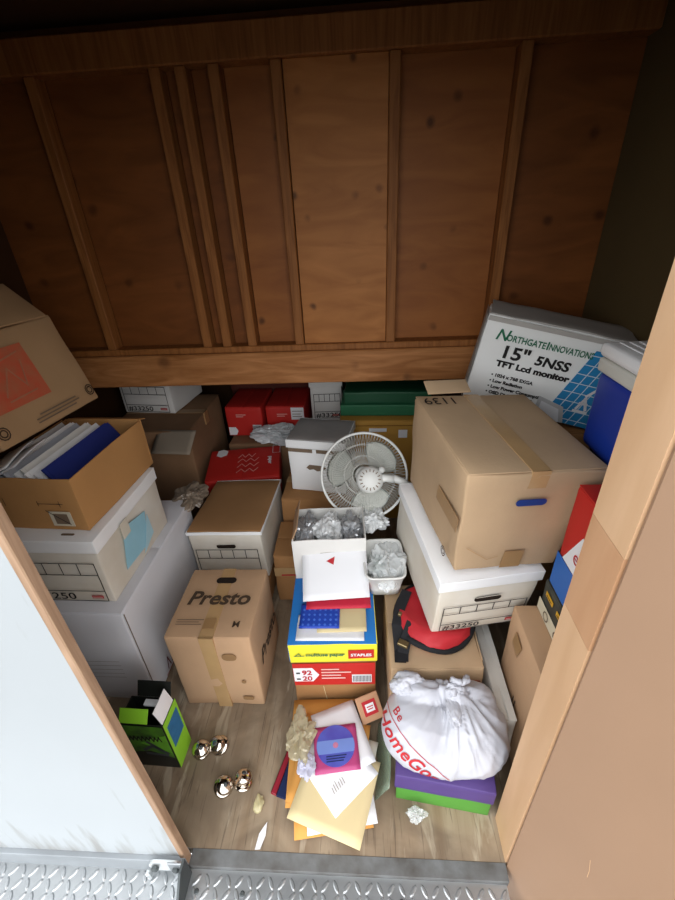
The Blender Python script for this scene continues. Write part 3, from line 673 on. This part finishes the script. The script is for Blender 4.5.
# --- plastic tub with film
t = thing('plastic_tub', 'small white plastic tub overhanging the copy paper carton', 'tub', (.070, 1.050, .338), 3)
bm = bmesh.new(); N = 40
def tub_ring(sx, sy, z, inset):
    out = []
    for k in range(N):
        a = 2 * pi * k / N; c_, s_ = cos(a), sin(a); e = .35
        out.append(bm.verts.new((.92 * (sx - inset) * math.copysign(abs(c_) ** e, c_), .10 + (sy - inset) * math.copysign(abs(s_) ** e, s_), z)))
    return out
rr = [tub_ring(.062, .078, 0, 0), tub_ring(.066, .082, .03, 0), tub_ring(.077, .098, .098, 0), tub_ring(.082, .103, .10, 0), tub_ring(.082, .103, .106, 0), tub_ring(.080, .101, .106, .004), tub_ring(.064, .08, .006, .004)]
bm.faces.new(rr[0][::-1]); bm.faces.new(rr[-1])
for A, B in zip(rr, rr[1:]):
    for k in range(N): bm.faces.new((A[k], A[(k + 1) % N], B[(k + 1) % N], B[k]))
from_bm('tub_body', bm, WPLAST, t, True)
o = crumple('film_bag', (.075, 1.148, .415), (.058, .084, .045), clear('tub_film', '#f0f3f4', .6, .1), None, 4, .7, 4, 4, None, True); tag(o, 'clear plastic bag stuffed into the white plastic tub', 'plastic bag')
o = crumple('green_packet', (.045, 1.165, .385), (.030, .055, .03), mat('green_packet', '#5f8a78', .4, .2, 20), None, 14, .3, 4, 3); tag(o, 'pale green packet inside the white plastic tub', 'packet')

# --- pedestal fan, seen from its motor side, tipped back
fc = V((-.003, 1.43, .622))
ft = thing('desk_fan', 'white electric fan head with wire cage tipped back among the boxes', 'fan', fc, 2, 0, 0)
tilt = M.Rotation(R(90 - 33), 4, 'X')            # local z becomes the axis towards the opening and up
ft.matrix_basis = M.Translation(fc) @ M.Rotation(R(1), 4, 'Z') @ tilt
RR = .172
CAGE = mat('cage_white', '#d3d2cb', .4, .03, 5)
def cage(sign, dome, n, r0, rw):
    bm = bmesh.new()
    for k in range(n):
        a = 2 * pi * k / n; pts = []
        for q in range(7):
            f_ = q / 6; r = r0 + (RR - r0) * f_; zz = dome * (1 - (r / RR) ** 3)
            aa = a + .10 * (1 - f_) * sign
            pts.append((r * cos(aa), r * sin(aa), sign * zz))
        tube(bm, pts, rw, 4)
    for r in (r0, .078, .125):
        zz = sign * dome * (1 - (r / RR) ** 3)
        tube(bm, [(r * cos(2 * pi * k / 36), r * sin(2 * pi * k / 36), zz) for k in range(36)], rw * 1.3, 5, True)
    return bm
from_bm('rear_grille', cage(1, .045, 84, .045, .0009), CAGE, ft, True)
from_bm('front_grille', cage(-1, .05, 84, .03, .0009), CAGE, ft, True)
bm = bmesh.new(); tube(bm, [(RR * cos(2 * pi * k / 60), RR * sin(2 * pi * k / 60), 0) for k in range(60)], .0055, 8, True)
from_bm('rim', bm, WPLAST, ft, True)
BLADE = mat('blade_white', '#d9dcd4', .35, .02, 5, spec=.5)
bm0 = bmesh.new(); nu, nv = 10, 12; g = {}
for i in range(nu + 1):
    r = .030 + .122 * i / nu
    half = R(10) + R(31) * math.sin(min(1, (i / nu) * 1.25) * pi * .62) * (1 if i < nu else .86)
    for j in range(nv + 1):
        s_ = -1 + 2 * j / nv
        rr_ = r * (1 - .06 * s_ * s_ * (i / nu))
        if i == nu: rr_ = r * (1 - .16 * abs(s_) ** 3)
        a = s_ * half + .1
        g[i, j] = bm0.verts.new((rr_ * cos(a), rr_ * sin(a), .018 * s_))
for i in range(nu):
    for j in range(nv): bm0.faces.new((g[i, j], g[i + 1, j], g[i + 1, j + 1], g[i, j + 1]))
ret = bmesh.ops.solidify(bm0, geom=bm0.faces[:], thickness=.002)
bl = None
for a in (40, 157, 277):
    if bl is None: o = from_bm('blade', bm0, BLADE, ft, True); bl = o.data
    else: o = link('blade', bl, None, ft)
    o.matrix_basis = M.Rotation(R(a), 4, 'Z')
bm = bmesh.new(); lathe(bm, [(.034, -.03), (.036, .02), (.030, .024)], 24); from_bm('hub', bm, GPLAST, ft, True)
bm = bmesh.new(); lathe(bm, [(.040, .035), (.048, .045), (.047, .075), (.040, .092), (.022, .102), (.004, .104)], 28, M.Translation((.022, -.018, 0)) @ M.Diagonal((1.12, 1.12, 1, 1)))
mh = from_bm('motor_housing', bm, WPLAST, ft, True)
bm = bmesh.new()
for j in range(16):
    a = 2 * pi * j / 16; mw = M.Translation((.022, -.018, 0)) @ M.Rotation(a, 4, 'Z')
    bx(bm, (.030, -.0016, .092), (.041, .0016, .0990), mw)
from_bm('vent_slots', bm, INK_F, mh)
bm = bmesh.new(); tube(bm, [(.055, -.016, .068), (.082, -.012, .07), (.112, -.016, .066)], [.018, .015, .017], 12); from_bm('tilt_bracket', bm, WPLAST, ft, True)
bm = bmesh.new(); lathe(bm, [(.012, .07), (.013, .088), (.008, .094)], 14, M.Translation((.068, .020, 0))); from_bm('knob', bm, GPLAST, ft, True)
bm = bmesh.new(); tube(bm, [(.105, -.010, .066), (.15, -.028, .060), (.19, -.055, .05)], [.014, .0135, .0135], 12); from_bm('neck_tube', bm, WPLAST, ft, True)

# --- right side stack
w1 = (.29, .34, .298)
t = carton('brown_box', 'opened brown box holding up the red and black bag', (.218, .817, 0), 1, 0, 0, w1, CARD_L, 'x', None, seed=50, dent=.006)
sbox('side_flap', (-.002, 0, -.14), (.002, .26, 0), CARD_L, t, xf((.149, .03, .300), 0, 0, -2), r=.0015, n=4, dent=.004)
decal(t, 'red_print', face(w1, 'front'), rect(.20, .14, .28, .25), mat('faded_red_print', '#a5503c', .8, .1, 20), .008)
# red and black bag
bgm = bmesh.new(); bmesh.ops.create_icosphere(bgm, subdivisions=4, radius=1)
for v in bgm.verts:
    d = v.co.copy(); k = 1 + .10 * noise.noise(d * 3) + .05 * abs(noise.noise(d * 8))
    p = V((.125 * d.x * k, .135 * d.y * k, .055 * d.z * k))
    p.z = max(p.z, -.03); p.z = min(p.z, max(.020, .020 + .25 * (-.03 - p.y))); v.co = p
t = thing('shoulder_bag', 'red and black shoulder bag squashed between two boxes', 'bag', (.232, .995, .332), -28)
from_bm('body', bgm, mat('red_nylon', '#b92b33', .55, .08, 8, .15, 200), t, True)
def strap(name, pts, wd, m, parent, up=V((0, 0, 1)), th=.003):
    bm = bmesh.new(); pts = [V(p) for p in pts]; rows = []
    for i, p in enumerate(pts):
        tg = (pts[min(i + 1, len(pts) - 1)] - pts[max(i - 1, 0)]).normalized(); sd = tg.cross(up).normalized(); nn = sd.cross(tg).normalized()
        rows.append([bm.verts.new(p + sd * wd / 2 + nn * th), bm.verts.new(p - sd * wd / 2 + nn * th), bm.verts.new(p - sd * wd / 2), bm.verts.new(p + sd * wd / 2)])
    for A, B in zip(rows, rows[1:]):
        for k in range(4): bm.faces.new((A[k], A[(k + 1) % 4], B[(k + 1) % 4], B[k]))
    bm.faces.new(rows[0]); bm.faces.new(rows[-1][::-1])
    return from_bm(name, bm, m, parent, False)
rim = [(.128 * cos(a), .138 * sin(a), -.006 + .010 * sin(3 * a)) for a in [2 * pi * k / 40 for k in range(40)]]
bm = bmesh.new(); tube(bm, rim, .011, 8, True); from_bm('black_trim', bm, BLACK_F, t, True)
s1 = strap('strap', [(-.11, .02, .035), (-.105, -.05, .026), (-.09, -.11, .012), (-.055, -.165, -.026), (-.035, -.205, -.027)], .036, BLACK_F, t)
s2 = strap('strap', [(-.045, -.09, .03), (-.045, -.14, .000), (-.040, -.175, -.022), (-.030, -.20, -.023)], .036, BLACK_F, t)
box('buckle', (-.064, -.168, -.006), (-.030, -.146, .006), mat('brass_buckle', '#8d7c5a', .3, .1, 20, metal=.8), s1, bev=.002)
box('buckle', (-.100, -.085, .022), (-.088, -.070, .033), mat('brass_buckle', ''), s2, bev=.002)

w33 = (.322, .449, .258)
t, F = banker('banker_box', 'white banker box printed #33250 under the box marked 1139', (.358, .92, .357), 10.9, 6.2, 1.3, w33, '#33250', WCARD_DIRTY, WLID, seed=52, form_box=(.07, .93, .10, .64), lip=.042)
# 1139 box: wider at the top than the bottom
def taper(q, h):
    k = 1 + .10 * (q.z / h.z); return V((q.x * k, q.y, q.z))
w39 = (.345, .425, .342)
def place(parent_m): pass
t = carton('moving_box', 'big brown taped box with handwritten 1139 on top', (.398, .908, .640), 11.3, 4.4, 5.0, w39, CARD_L, 'y', TAPE, drop=.05, seed=55, dent=.006, warp=taper, tw=.05, bulge=.001)
F = face(w39, 'top')
text(t, '1139', .062, F, .105, .395, INK, rot=180, eps=.007, wide=.9)
sbox('top_flap_end', (-.13, 0, -.003), (.02, .055, .003), CARD_L, t, xf((-.02, .425, .352), 4, 24, 0), r=.002, n=3)
F = face(w39, 'front')
decal(t, 'hand_hole', F, capsule(.168, .252, .085, .0105), mat('blue_seen_through', '#1d3c86', .5), .010)
decal(t, 'tape_patch', F, rect(.148, .012, .208, .075), TAPE_D, .008)
lines(t, 'crease', F, [((.03, .10), (.10, .05)), ((.10, .05), (.13, .06))], .002, TAPE, .008)
F = face(w39, 'left')
decal(t, 'tape_patch', F, [(.28, .155), (.425, .155), (.425, .20), (.28, .20)], TAPE_D, .012)
for rr_ in (.014, .008):
    lines(t, 'recycling_mark', F, [((.385 + rr_ * cos(a), .045 + rr_ * sin(a)), (.385 + rr_ * cos(a + .6), .045 + rr_ * sin(a + .6))) for a in [k * pi / 5 for k in range(10)]], .003, INK_P, .008)
# supports below the monitor box
carton('brown_box', 'plain brown box supporting the white monitor carton', (.61, 1.40, 0), 0, 0, 0, (.46, .34, .50), CARD_D, 'y', TAPE, seed=60)
carton('brown_box', 'upper plain brown box under the white monitor carton', (.62, 1.42, .506), -4, 0, 0, (.44, .32, .305), CARD_D, 'y', TAPE, seed=61)
w5 = (.481, .19, .32)
t = carton('monitor_carton', 'white and blue monitor carton printed 15" 5NSS TFT Lcd monitor', (.606, 1.462, .868), -15.6, 0, 10.8, w5, mat('monitor_carton_white', '#efefec', .6, .03, 4), 'x', None, seed=62, dent=.004)
sbox('grey_top_flap', (-.236, -.002, -.002), (.236, .185, .003), mat('grey_liner', '#b3aea8', .8, .06, 6), t, xf((0, .003, .322), 0, 3, 0), r=.002, n=6, dent=.005)
for u in (-.03, .03): box('flap_tab_hole', (u, .06, .326), (u + .035, .075, .329), HOLE, t, bev=0)
bx_ = face(w5, 'left'); decal(t, 'grey_side', bx_, rect(.004, .004, .186, .314), mat('grey_liner', ''), .005)
F = face(w5, 'front')
decal(t, 'grey_band', F, rect(.002, .300, .479, .316), mat('grey_liner', ''), .006)
text(t, 'N', .054, F, .042, .243, INK_GREEN, eps=.008, bold=.0008, shear=.25)
text(t, 'ORTHGATE', .031, F, .080, .245, INK_GREEN, eps=.008, bold=.0006, wide=.80)
text(t, 'I', .039, F, .212, .244, INK_GREEN, eps=.008, bold=.0006); text(t, 'NNOVATIONS', .031, F, .2215, .245, INK_GREEN, eps=.008, bold=.0006, wide=.70)
text(t, '15"', .062, F, .075, .185, INK, eps=.008, bold=.0016, wide=1.2); text(t, '5NSS', .045, F, .195, .186, INK, eps=.008, bold=.0016, wide=1.15, shear=.1)
text(t, 'TFT Lcd monitor', .029, F, .075, .152, INK, eps=.008, bold=.0016, wide=1.22)
for k, s in enumerate(('1024 x 768 SXGA', 'Low Radiation', 'Low Power Consumption', 'OSD Digital Control')):
    text(t, '• ' + s, .0165, F, .072, .112 - .022 * k, INK, eps=.008, bold=.0008, wide=1.1)
decal(t, 'blue_block', F, [(.285, .002), (.479, .002), (.479, .275), (.365, .275)], INK_BLUE, .006)
gl = mat('pale_grid', '#d8e6ee', .6)
lines(t, 'grid_lines', F, [((.290 + .0095 * k, .02 + .034 * k), (.478, .02 + .034 * k)) for k in range(8)] + [((.315 + .030 * k, .004), (.395 + .030 * k, .274)) for k in range(4)], .0028, gl, .0078)
crumple_ = [((.385, .07), (.40, .11)), ((.40, .11), (.415, .07)), ((.38, .06), (.42, .06)), ((.40, .12), (.43, .16)), ((.39, .09), (.41, .09))]
lines(t, 'white_figure', F, crumple_, .009, WHITE, .009)
decal(t, 'picture_frame', F, [(.255, .002), (.365, .002), (.345, .062), (.255, .082)], mat('pale_grey_print', '#c6c6c6', .6), .009)
decal(t, 'picture_screen', F, [(.268, .002), (.350, .002), (.333, .050), (.268, .066)], WHITE, .0105)

# tall brown box by the jamb, with batteries box, snack box and cooler stacked on it
w9 = (.34, .315, .476)
t = carton('brown_box', 'tall brown box standing against the pale jamb', (.622, .60, 0), 0, 0, 0, w9, CARD, 'y', TAPE, drop=.1, seed=70)
F = face(w9, 'left')
decal(t, 'tape_patch', F, [(.06, .38), (.105, .37), (.12, .43), (.07, .44)], TAPE_D, .007)
lines(t, 'printed_mark', F, [((.135, .10), (.145, .24)), ((.15, .10), (.16, .24))], .006, INK_P, .007)
t = carton('white_flat_box', 'long white flat box on the floor beside the tall brown box', (.412, .70, 0), 0, 0, 0, (.050, .40, .235), mat('white_foam', '#d6d4ce', .8, .04), 'y', None, seed=71)
wb8 = (.30, .29, .118)
t = carton('battery_box', 'black, yellow and white product box on the tall brown box', (.675, .62, .478), 0, 0, 0, wb8, mat('black_print_box', '#2a2a28', .5, .1, 20, col2='#45453c'), 'y', None, seed=72, dent=.002)
F = face(wb8, 'left'); YE = mat('yellow_print', '#e0a92c', .5)
decal(t, 'white_band', F, rect(.002, .002, .288, .046), mat('cream_print', '#d9cfb6', .6), .005)
for u in (.06, .13, .20):
    lines(t, 'ring_print', F, [((u + .014 * cos(a), .024 + .014 * sin(a)), (u + .014 * cos(a + .6), .024 + .014 * sin(a + .6))) for a in [k * pi / 5 for k in range(10)]], .004, INK_F, .0065)
for u in (.03, .10, .17): decal(t, 'yellow_stripe', F, rect(u, .082, u + .045, .098), YE, .005)
for u in (.05, .12): lines(t, 'brand_bar', F, [((u - .012, .09), (u + .018, .09))], .003, INK, .0065)
decal(t, 'yellow_edge', F, rect(.15, .104, .286, .114), YE, .005)
w7 = (.30, .28, .335)
t = carton('snack_box', 'red, white and blue product box below the cooler', (.684, .62, .599), 0, 0, 0, w7, REDBOX, 'y', None, seed=73, dent=.002)
F = face(w7, 'left')
decal(t, 'blue_lower', F, rect(.002, .002, .278, .115), mat('royal_blue_print', '#2463b4', .45, .05), .005)
decal(t, 'white_panel', F, [(.03, .118), (.14, .118), (.20, .235), (.09, .235)], WHITE, .005)
text(t, 'e', .06, F, .075, .15, INK_RED, eps=.007)
# cooler
t = thing('cooler', 'blue picnic cooler with a white ribbed lid', 'cooler', (.756, .665, .937), 0)
sbox('body', (-.125, 0, 0), (.125, .455, .215), mat('cooler_blue', '#1c3a9c', .35, .04, 4, spec=.5), t, r=.018, n=6)
sbox('rim', (-.130, -.004, .215), (.130, .46, .252), mat('cooler_cream', '#d9d8cf', .4, .03), t, r=.008, n=5)
ld = sbox('lid', (-.133, -.008, .254), (.133, .465, .292), WLID, t, r=.014, n=5)
for k in range(9): box('lid_rib', (-.10 + .024 * k, .02, .291), (-.092 + .024 * k, .44, .2945), WLID, ld, bev=.001)

# --- shoe box and shopping bag
PUR = mat('purple_card', '#513e78', .5, .05); GRN = mat('green_card', '#52913a', .5, .05)
t = thing('shoe_box', 'shoe box with purple lid and green base under the white bag', 'box', (.212, .572, 0), -7.5)
sbox('base', (-.134, .004, 0), (.134, .205, .12), GRN, t, r=.004, n=4)
sbox('lid', (-.139, 0, .078), (.139, .21, .149), PUR, t, r=.004, n=4, dent=.002)
bagm = mat('bag_white', '#b9bac2', .33, .03, 8, .1, 60, spec=.4)
bt = thing('shopping_bag', 'knotted white plastic shopping bag with red lettering', 'bag', (.222, .684, .150))
bm = bmesh.new(); bmesh.ops.create_icosphere(bm, subdivisions=6, radius=1)
C0 = V((0, 0, .065)); KN = V((.028, .050, .165))
ELL = [((0, -.022, .058), (.118, .098, .064)), ((-.085, .0, .075), (.092, .104, .082)), ((.068, -.004, .068), (.108, .108, .082)), ((-.055, .058, .112), (.075, .045, .060)), ((.028, .048, .110), (.042, .040, .062)), ((.085, .060, .105), (.060, .045, .052))]
for v in bm.verts:
    d = v.co.copy(); rs = 0
    for c, r in ELL:
        q = V(c) - C0; D = V((d.x / r[0], d.y / r[1], d.z / r[2])); Q = V((q.x / r[0], q.y / r[1], q.z / r[2]))
        a_ = D.dot(D); b_ = D.dot(Q); c_ = Q.dot(Q) - 1; disc = b_ * b_ - a_ * c_
        if disc > 0:
            tt = (b_ + math.sqrt(disc)) / a_
            if tt > 0: rs += math.exp(tt * 90)
    r = math.log(max(rs, 1e-9)) / 90
    p = C0 + d * r; k_ = p - KN; ph = math.atan2(k_.y * .6 + k_.z * .8, k_.x); dist = k_.length
    rid = 1 - 2.2 * abs(noise.noise(V((cos(ph) * 4.2, sin(ph) * 4.2, dist * 5)))) + .6 * (1 - 2.2 * abs(noise.noise(V((cos(ph) * 9, sin(ph) * 9, dist * 6 + 3)))))
    A_ = (.0120 if p.x > -.01 else .0065) * math.exp(-(dist / .16) ** 2)
    n2 = .0050 * (1 - 2 * abs(noise.noise(p * 22))) + .006 * noise.noise(p * 9 + V((4, 1, 2)))
    p += d * (A_ * rid + n2 * (1.0 if p.x > .0 else .7))
    p.z = max(p.z, 0); v.co = p
body = from_bm('bag_body', bm, bagm, bt, True)
def loop(name, c, rx_, rz_, rt, yaw, seed):
    bm = bmesh.new(); n = 36; pts = []; rad = []
    for k in range(n):
        a = 2 * pi * k / n
        pts.append(V((rx_ * cos(a), .006 * sin(2 * a + seed), rz_ * sin(a))) + .006 * V((noise.noise(V((k * .4, seed, 0))), noise.noise(V((k * .4, seed, 3))), noise.noise(V((k * .4, seed, 6))))))
        rad.append(rt * (1 + .5 * noise.noise(V((k * .5, seed, 9)))))
    tube(bm, pts, rad, 10, True)
    for v in bm.verts: v.co += .004 * V((noise.noise(v.co * 60), noise.noise(v.co * 60 + V((5, 0, 0))), 0))
    return from_bm(name, bm, bagm, bt, True, xf(c, yaw, 20))
loop('handle_loop', (.048, .066, .192), .024, .017, .008, 10, 2)
crumple('handle_knot', (-.100, .080, .150), (.050, .036, .030), bagm, bt, 6, .42, 3.0, 5)
crumple('handle_knot', (.030, .052, .172), (.026, .022, .022), bagm, bt, 22, .4, 3.5, 5)
crumple('handle_tail', (.020, .010, .158), (.020, .050, .012), bagm, bt, 27, .4, 3.5, 5)
# printed red lettering laid on the bag's front slope
bv = BVHTree.FromPolygons([v.co.copy() for v in body.data.vertices], [list(p.vertices) for p in body.data.polygons])
nrm = V((-.30, -.66, .69)).normalized(); U = V((.755, -.32, -.57)); U = (U - nrm * U.dot(nrm)).normalized(); Vv = nrm.cross(U)
def printed(me, O, name='lettering'):
    bm = bmesh.new(); bm.from_mesh(me); bmesh.ops.triangulate(bm, faces=bm.faces)
    for _ in range(3):
        long = [e for e in bm.edges if e.calc_length() > .006]
        if long: bmesh.ops.subdivide_edges(bm, edges=long, cuts=1); bmesh.ops.triangulate(bm, faces=bm.faces)
    dead = []
    for v in bm.verts:
        p = O + U * v.co.x + Vv * v.co.y + nrm * .3
        hit = bv.ray_cast(p, -nrm)
        if hit[0] is None: dead.append(v)
        else: v.co = hit[0] + nrm * .0025
    bmesh.ops.delete(bm, geom=dead, context='VERTS')
    me2 = bpy.data.meshes.new(name); bm.to_mesh(me2); bm.free(); return link(name, me2, INK_RED, bt)
O = V((-.152, .02, .10))
printed(text_mesh('HomeGoods', .052, shear=.25, bold=.0008), O + U * (-.030) + Vv * (-.034))
printed(text_mesh('B', .030, shear=.1, bold=.0002), O + U * (-.005) + Vv * .022)
printed(text_mesh('e', .030, shear=.1, bold=.0002), O + U * .014 + Vv * .022)
lm = bmesh.new()
for k in range(20):
    x0 = -.03 + .012 * k; x1 = x0 + .012
    lm.faces.new([lm.verts.new(v) for v in ((x0, .010, 0), (x1, .010, 0), (x1, .012, 0), (x0, .012, 0))])
me = bpy.data.meshes.new('l'); lm.to_mesh(me); lm.free(); printed(me, O, 'red_line')
o = crumple('clear_wrapper', (.135, .548, .02), (.022, .014, .022), clear('wrapper_film', '#e9ecec', .35, .08), None, 31, 1.0, 3, 4, -.018, True); tag(o, 'small clear plastic wrapper in front of the shoe box', 'wrapper')

# --- pile of envelopes on the floor
def book(name, label, w_, d_, h_, p, yaw, cover, cat='book'):
    t = thing(name, label, cat, p, yaw)
    box('pages', (-w_/2 + .003, -d_/2 + .003, .002), (w_/2 - .002, d_/2 - .003, h_ - .002), WHITE, t, bev=0)
    bm = bmesh.new(); bx(bm, (-w_/2, -d_/2, 0), (w_/2, d_/2, .002)); bx(bm, (-w_/2, -d_/2, h_ - .002), (w_/2, d_/2, h_)); bx(bm, (-w_/2, -d_/2, 0), (-w_/2 + .002, d_/2, h_))
    from_bm('cover', bm, cover, t); return t
book('red_book', 'dark red book at the bottom of the envelope pile', .19, .25, .014, (-.175, .685, .0005), -16, mat('dark_red_cover', '#9c2436', .5))
book('navy_book', 'navy blue book on the dark red book under the envelopes', .18, .24, .012, (-.163, .672, .0155), -15, NAVY)
zz = .0285
piles = [('manila_envelope', 'bottom manila envelope reaching furthest to the threshold', .225, .33, MANILA, (-.125, .655), 9, .004),
 ('white_paper', 'white sheet edge sticking out between the manila envelopes', .20, .29, WHITE, (-.100, .642), 10, .003),
 ('manila_envelope', 'upper manila envelope touching the copy paper carton', .215, .31, MANILA, (-.145, .700), 3, .004),
 ('white_paper', 'white paper stack end beneath the cream folder', .205, .25, mat('paper_offwhite', '#eae6da', .7), (-.098, .620), -14, .004),
 ('manila_envelope', 'manila envelope just under the cream folder', .215, .25, MANILA, (-.118, .655), -9, .004)]
k = 0
for nm, lab, w_, d_, mm, (x, y), yw, t_ in piles:
    o = sheet(nm, w_, d_, mm, xf((x, y, zz), yw), t_, (lambda s: lambda x, y: .0012 * sin(x * 17 + s) + .0012 * cos(y * 13 + s) + .0024)(k)); tag(o, lab, 'envelope' if 'env' in nm else 'paper')
    zz += t_ + .0052; k += 1
def put(nm, lab, w_, d_, mm, x, y, yw, t_=.002, cat='paper', gap=.003):
    global zz
    o = sheet(nm, w_, d_, mm, xf((x, y, zz), yw), t_, lambda x, y: .001 * sin(x * 21) + .001); zz += t_ + gap; return tag(o, lab, cat)
put('cream_folder', 'cream paper folder spread on top of the envelope pile', .215, .215, CREAM, -.098, .580, -17, .003, 'folder')
o = put('white_letter', 'white letter lying askew on the cream folder', .165, .20, WHITE, -.100, .640, 42)
lines(o, 'handwriting', M.Translation((0, 0, .004)), [((-.05 + .008 * q, -.055), (-.047 + .008 * q, -.04 + .004 * (q % 3))) for q in range(6)], .0015, INK_F, .001)
put('white_letter', 'white folded letter beneath the pink sleeve', .15, .20, mat('paper_white2', '#dedee2', .7), -.085, .715, 22)
o = crumple('clear_wrapper', (-.215, .705, zz + .012), (.036, .060, .016), clear('tan_wrapper', '#b5aa8e', .8, .2), None, 41, 1.0, 3.5, 4, -.010, True); tag(o, 'crumpled tan clear wrapper on the envelope pile', 'wrapper')
o = crumple('tissue', (-.190, .632, zz + .008), (.022, .034, .011), mat('lilac_tissue', '#c6c6da', .7), None, 43, .9, 3, 4, -.008, True); tag(o, 'crumpled pale lilac tissue on the envelope pile', 'tissue')
sl = put('disc_sleeve', 'bright pink square disc sleeve on the envelope pile', .138, .132, mat('pink_sleeve', '#ad4476', .4, .03), -.101, .682, 8, .002, 'sleeve', .0025)
dt = thing('compact_disc', 'blue and violet compact disc on the pink sleeve', 'disc', (-.103, .688, zz), 8)
bm = bmesh.new(); lathe(bm, [(.060, 0), (.060, .0012)], 48); from_bm('disc', bm, mat('disc_violet', '#5560b8', .3, .1, 12, col2='#4a3f9c', spec=.5), dt)
bm = bmesh.new(); lathe(bm, [(.0595, .0013), (.0595, .0015)], 48)
for v in bm.verts: v.co.y = max(-.022, min(.016, v.co.y))
from_bm('pale_band', bm, mat('disc_pale', '#7289cc', .3, .05, 12, spec=.5), dt)
bm = bmesh.new(); lathe(bm, [(.0085, .0016), (.0085, .002)], 20); from_bm('centre', bm, mat('disc_centre', '#c07a9a', .4), dt)
lines(dt, 'print', M.Identity(4), [((-.03, -.030 - .007 * q), (.03 - .005 * q, -.030 - .007 * q)) for q in range(3)], .003, NAVY, .0022)
# coaster in clear wrap leaning on the carton
ct = thing('wooden_coaster', 'tan square coaster with a red frame leaning on the copy paper carton', 'coaster', (.005, .812, .085), 24, 30, 0)
box('base', (-.04, -.04, 0), (.04, .04, .008), mat('coaster_tan', '#b98d6c', .6, .06), ct)
decal(ct, 'red_frame', M.Translation((0, 0, .008)), rect(-.024, -.022, .024, .022), INK_RED, .001)
decal(ct, 'white_centre', M.Translation((0, 0, .008)), rect(-.015, -.012, .015, .012), WHITE, .0025)
lines(ct, 'print', M.Translation((0, 0, .008)), [((-.01, .003), (.01, .003)), ((-.008, -.004), (.008, -.004))], .003, INK_RED, .004)
sbox('stand_block', (-.035, -.03, -.075), (.035, .035, -.002), mat('coaster_dark', '#6b5a50', .5), ct, r=.004, n=2)
o = sheet('clear_sleeve', .10, .22, clear('sleeve_film', '#8da08a', .55, .1), xf((.048, .69, .052), -6, 0, -62), .0015, lambda x, y: .004 * sin(y * 25) + .003 * sin(x * 40)); tag(o, 'clear greenish plastic sleeve standing beside the white bag', 'plastic sleeve')

# --- chrome knobs
def knob(p, yaw, tx, lab):
    t = thing('doorknob_set', lab, 'doorknob', p, yaw, tx)
    bm = bmesh.new(); lathe(bm, [(.029, 0), (.030, .003), (.026, .007), (.016, .009)], 28); from_bm('rosette', bm, CHROME, t, True)
    bm = bmesh.new(); lathe(bm, [(.012, .008), (.013, .012), (.020, .016), (.0255, .023), (.0255, .030), (.020, .037), (.009, .040)], 28); from_bm('handle', bm, CHROME, t, True)
    bm = bmesh.new(); lathe(bm, [(.006, .040), (.006, .0415), (.003, .042)], 14); from_bm('keyhole', bm, STEEL_D, t, True)
    return t
knob((-.556, .702, .012), 40, 24, 'shiny metal door knob nearest the lime green box')
knob((-.496, .716, .012), -30, 22, 'shiny metal door knob next to the one by the lime green box')
knob((-.452, .601, .012), 60, 26, 'shiny metal door knob lying beside one holding a key')
kk = knob((-.392, .612, .012), -20, -20, 'shiny metal door knob with a small key hanging from it')
box('key', (-.003, -.045, .044), (.004, -.010, .046), CHROME, kk, bev=.0005)
bm = bmesh.new(); pts = [(-.008, -.032), (.006, -.028), (.010, .004), (.004, .034), (-.004, .018), (-.010, .004)]
a = [bm.verts.new((x, y, .0016 + .003 * abs(y) / .03)) for x, y in pts]; b = [bm.verts.new((x, y, .0008 + .003 * abs(y) / .03)) for x, y in pts]
bm.faces.new(a); bm.faces.new(b[::-1])
for i in range(6): bm.faces.new((a[i], b[i], b[(i + 1) % 6], a[(i + 1) % 6]))
o = from_bm('paper_scrap', bm, WHITE, None, False, xf((-.309, .489, .001), -10)); tag(o, 'torn white paper scrap on the floor', 'paper scrap')
o = crumple('clear_scrap', (-.333, .562, .008), (.014, .022, .010), clear('yellow_film', '#d8cda0', .6, .15), None, 51, .6, 4, 3, -.007); tag(o, 'small yellowish plastic scrap on the floor', 'plastic scrap')
